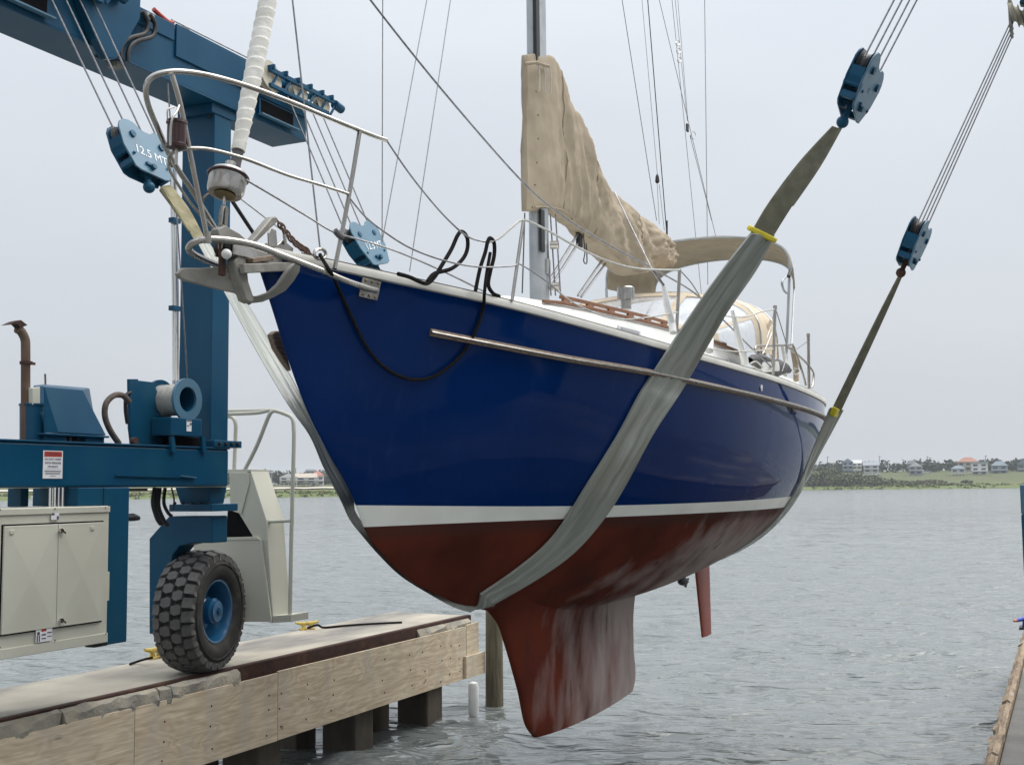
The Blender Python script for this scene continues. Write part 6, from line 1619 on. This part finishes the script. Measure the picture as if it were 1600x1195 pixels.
# starboard run: block A to the forefoot, then under the hull
eyeA = PA(.02, -.36)
def sb(u, v, t):
    x = lerp(eyeA.x, C-.13, t); return px(u, v, X=x)
st = []
SBL = [(305, 373, .16), (350, 456, .33), (391, 532, .49), (447, 628, .70), (483, 680, .81), (505, 730, .90), (530, 778, .985)]
SBR = [(319, 371, .16), (385, 475, .33), (411, 519, .45), (449, 583, .62), (494, 669, .79), (522, 724, .90), (548, 775, .985)]
for a, b in zip(SBL, SBR):
    A, B = sb(*a), sb(*b); B.y += .02; st.append((A, B, Vector((.6, -.7, .2))))
SU = [(546, 808, 556, 800), (566, 834, 575, 826), (592, 864, 603, 856), (625, 896, 640, 890), (667, 923, 682, 912), (709, 946, 722, 926), (735, 954, 752, 930)]
for i, (u0, v0, u1, v1) in enumerate(SU):
    x = lerp(C-.14, C+.01, i/(len(SU)-1)); st.append((px(u0, v0, X=x), px(u1, v1, X=x-.05*(1-i/6)), Vector((.3, -.6, -.6))))
ribbon(st, .016, 'plastic_sleeve', 'plastic_film', sl1, 8)
ribbon([(px(250, 293, X=eyeA.x), px(267, 290, X=eyeA.x), Vector((.6, -.7, .2))), (px(276, 330, X=lerp(eyeA.x, C, .08)), px(296, 328, X=lerp(eyeA.x, C, .08)), Vector((.6, -.7, .2))), (px(306, 380, X=lerp(eyeA.x, C, .165)), px(321, 376, X=lerp(eyeA.x, C, .165)), Vector((.6, -.7, .2)))], .014, 'webbing', 'webbing_pale', sl1, 6, False)
MB().tube([px(254, 296, X=eyeA.x+.03), px(268, 318, X=eyeA.x+.12), px(296, 362, X=lerp(eyeA.x, C, .15)+.05)], [.03, .02, .008], 8).build('webbing_fold', M['webbing_pale'], sl1)
# under the centreline, joining the two runs
rows_ = [(st[-1][0]+Vector((0, 0, -.0)), st[-1][1], Vector((0, -.5, -1))), (px(745, 944, X=C+.03), px(768, 944, X=C+.05), Vector((.3, -.4, -1))), (port[0][0], port[0][1], port[0][2])]
ribbon(rows_, .018, 'plastic_sleeve', 'plastic_film', sl1, 8)

sl2 = empty('lifting_sling', (C, 12.6, 2), 'narrow looking lifting sling with yellow tape wrapped around the stern', 'sling', 'lifting slings')
eyeD = PD(0, -.36)
# seen almost edge on at the quarter; carried round under the hull as one band
ysl = 12.75
hull = []
for z in np.linspace(3.05, 2.06, 14):
    x = half(ysl, z)
    if x < 0: continue
    p = Vector((C+x, ysl, z)); hull.append((p, hull_n(p)))
def band(c, n, w, y, tw=0.0): return (Vector((c.x-tw*w/2, y-w/2, c.z+tw*w*.12)), Vector((c.x+tw*w/2, y+w/2, c.z-tw*w*.12)), n)
h0 = Vector((C+half(ysl, 3.05)+.012, ysl, 3.05))
d0 = (eyeD-h0)
run = []
for t in (0, .12, .25, .36):
    c_ = h0.lerp(eyeD, t); run.append(band(c_, Vector((1, -.3*t, .45)), .26-.1*t, c_.y, 1.1*t))
under = [band(p+n*.012, n, .27, ysl) for p, n in hull]
full = [r for r in under[::-1]]+run[1:]
mirror = [(Vector((2*C-a.x, a.y, a.z)), Vector((2*C-b.x, b.y, b.z)), Vector((-n.x, n.y, n.z))) for a, b, n in under]
ribbon(full, .020, 'plastic_sleeve', 'plastic_film', sl2, 8)
eyeB = PB(0, -.36)
ribbon(mirror[:1]+[band(mirror[0][0].lerp(eyeB, .5), Vector((-1, 0, .4)), .2, lerp(ysl, eyeB.y, .5)), band(eyeB, Vector((-1, 0, .4)), .08, eyeB.y)], .016, 'webbing', 'webbing', sl2, 6, False)
ribbon(mirror, .016, 'plastic_sleeve', 'plastic_film', sl2, 6)
c_ = h0.lerp(eyeD, .355); run2 = []
for t, w in ((.34, .10), (.6, .085), (.85, .06), (1.0, .04)):
    q = h0.lerp(eyeD, t); run2.append(band(q, Vector((1, -.4, .45)), w, q.y, .62 if t < .9 else .4))
ribbon(run2, .03, 'webbing', 'webbing', sl2, 6, False)
q = h0.lerp(eyeD, .345); dd = d0.normalized()
MB().obox(q+Vector((.012, 0, .005)), dd*.05, Vector((0, .13, 0)), dd.cross(Vector((0, 1, 0)))*.03).build('yellow_tape', M['yellow_tape'], sl2, bevel=.01)

# ------------------------------------------------------------------ thin sea haze
hm = bpy.data.materials.new('haze'); hm.use_nodes = True
hn = hm.node_tree.nodes; hn.clear()
ho = hn.new('ShaderNodeOutputMaterial'); hv = hn.new('ShaderNodeVolumePrincipled')
hv.inputs['Color'].default_value = (.86, .90, .95, 1); hv.inputs['Density'].default_value = .00022
hm.node_tree.links.new(hv.outputs[0], ho.inputs['Volume'])
hz = MB().box(-1150, 1150, -1150, 1150, -2.4, 27).build('haze', hm, loc=(0, 0, 0), smooth=0)
tag(hz, 'thin pale sea haze over the water', 'haze', kind='stuff')
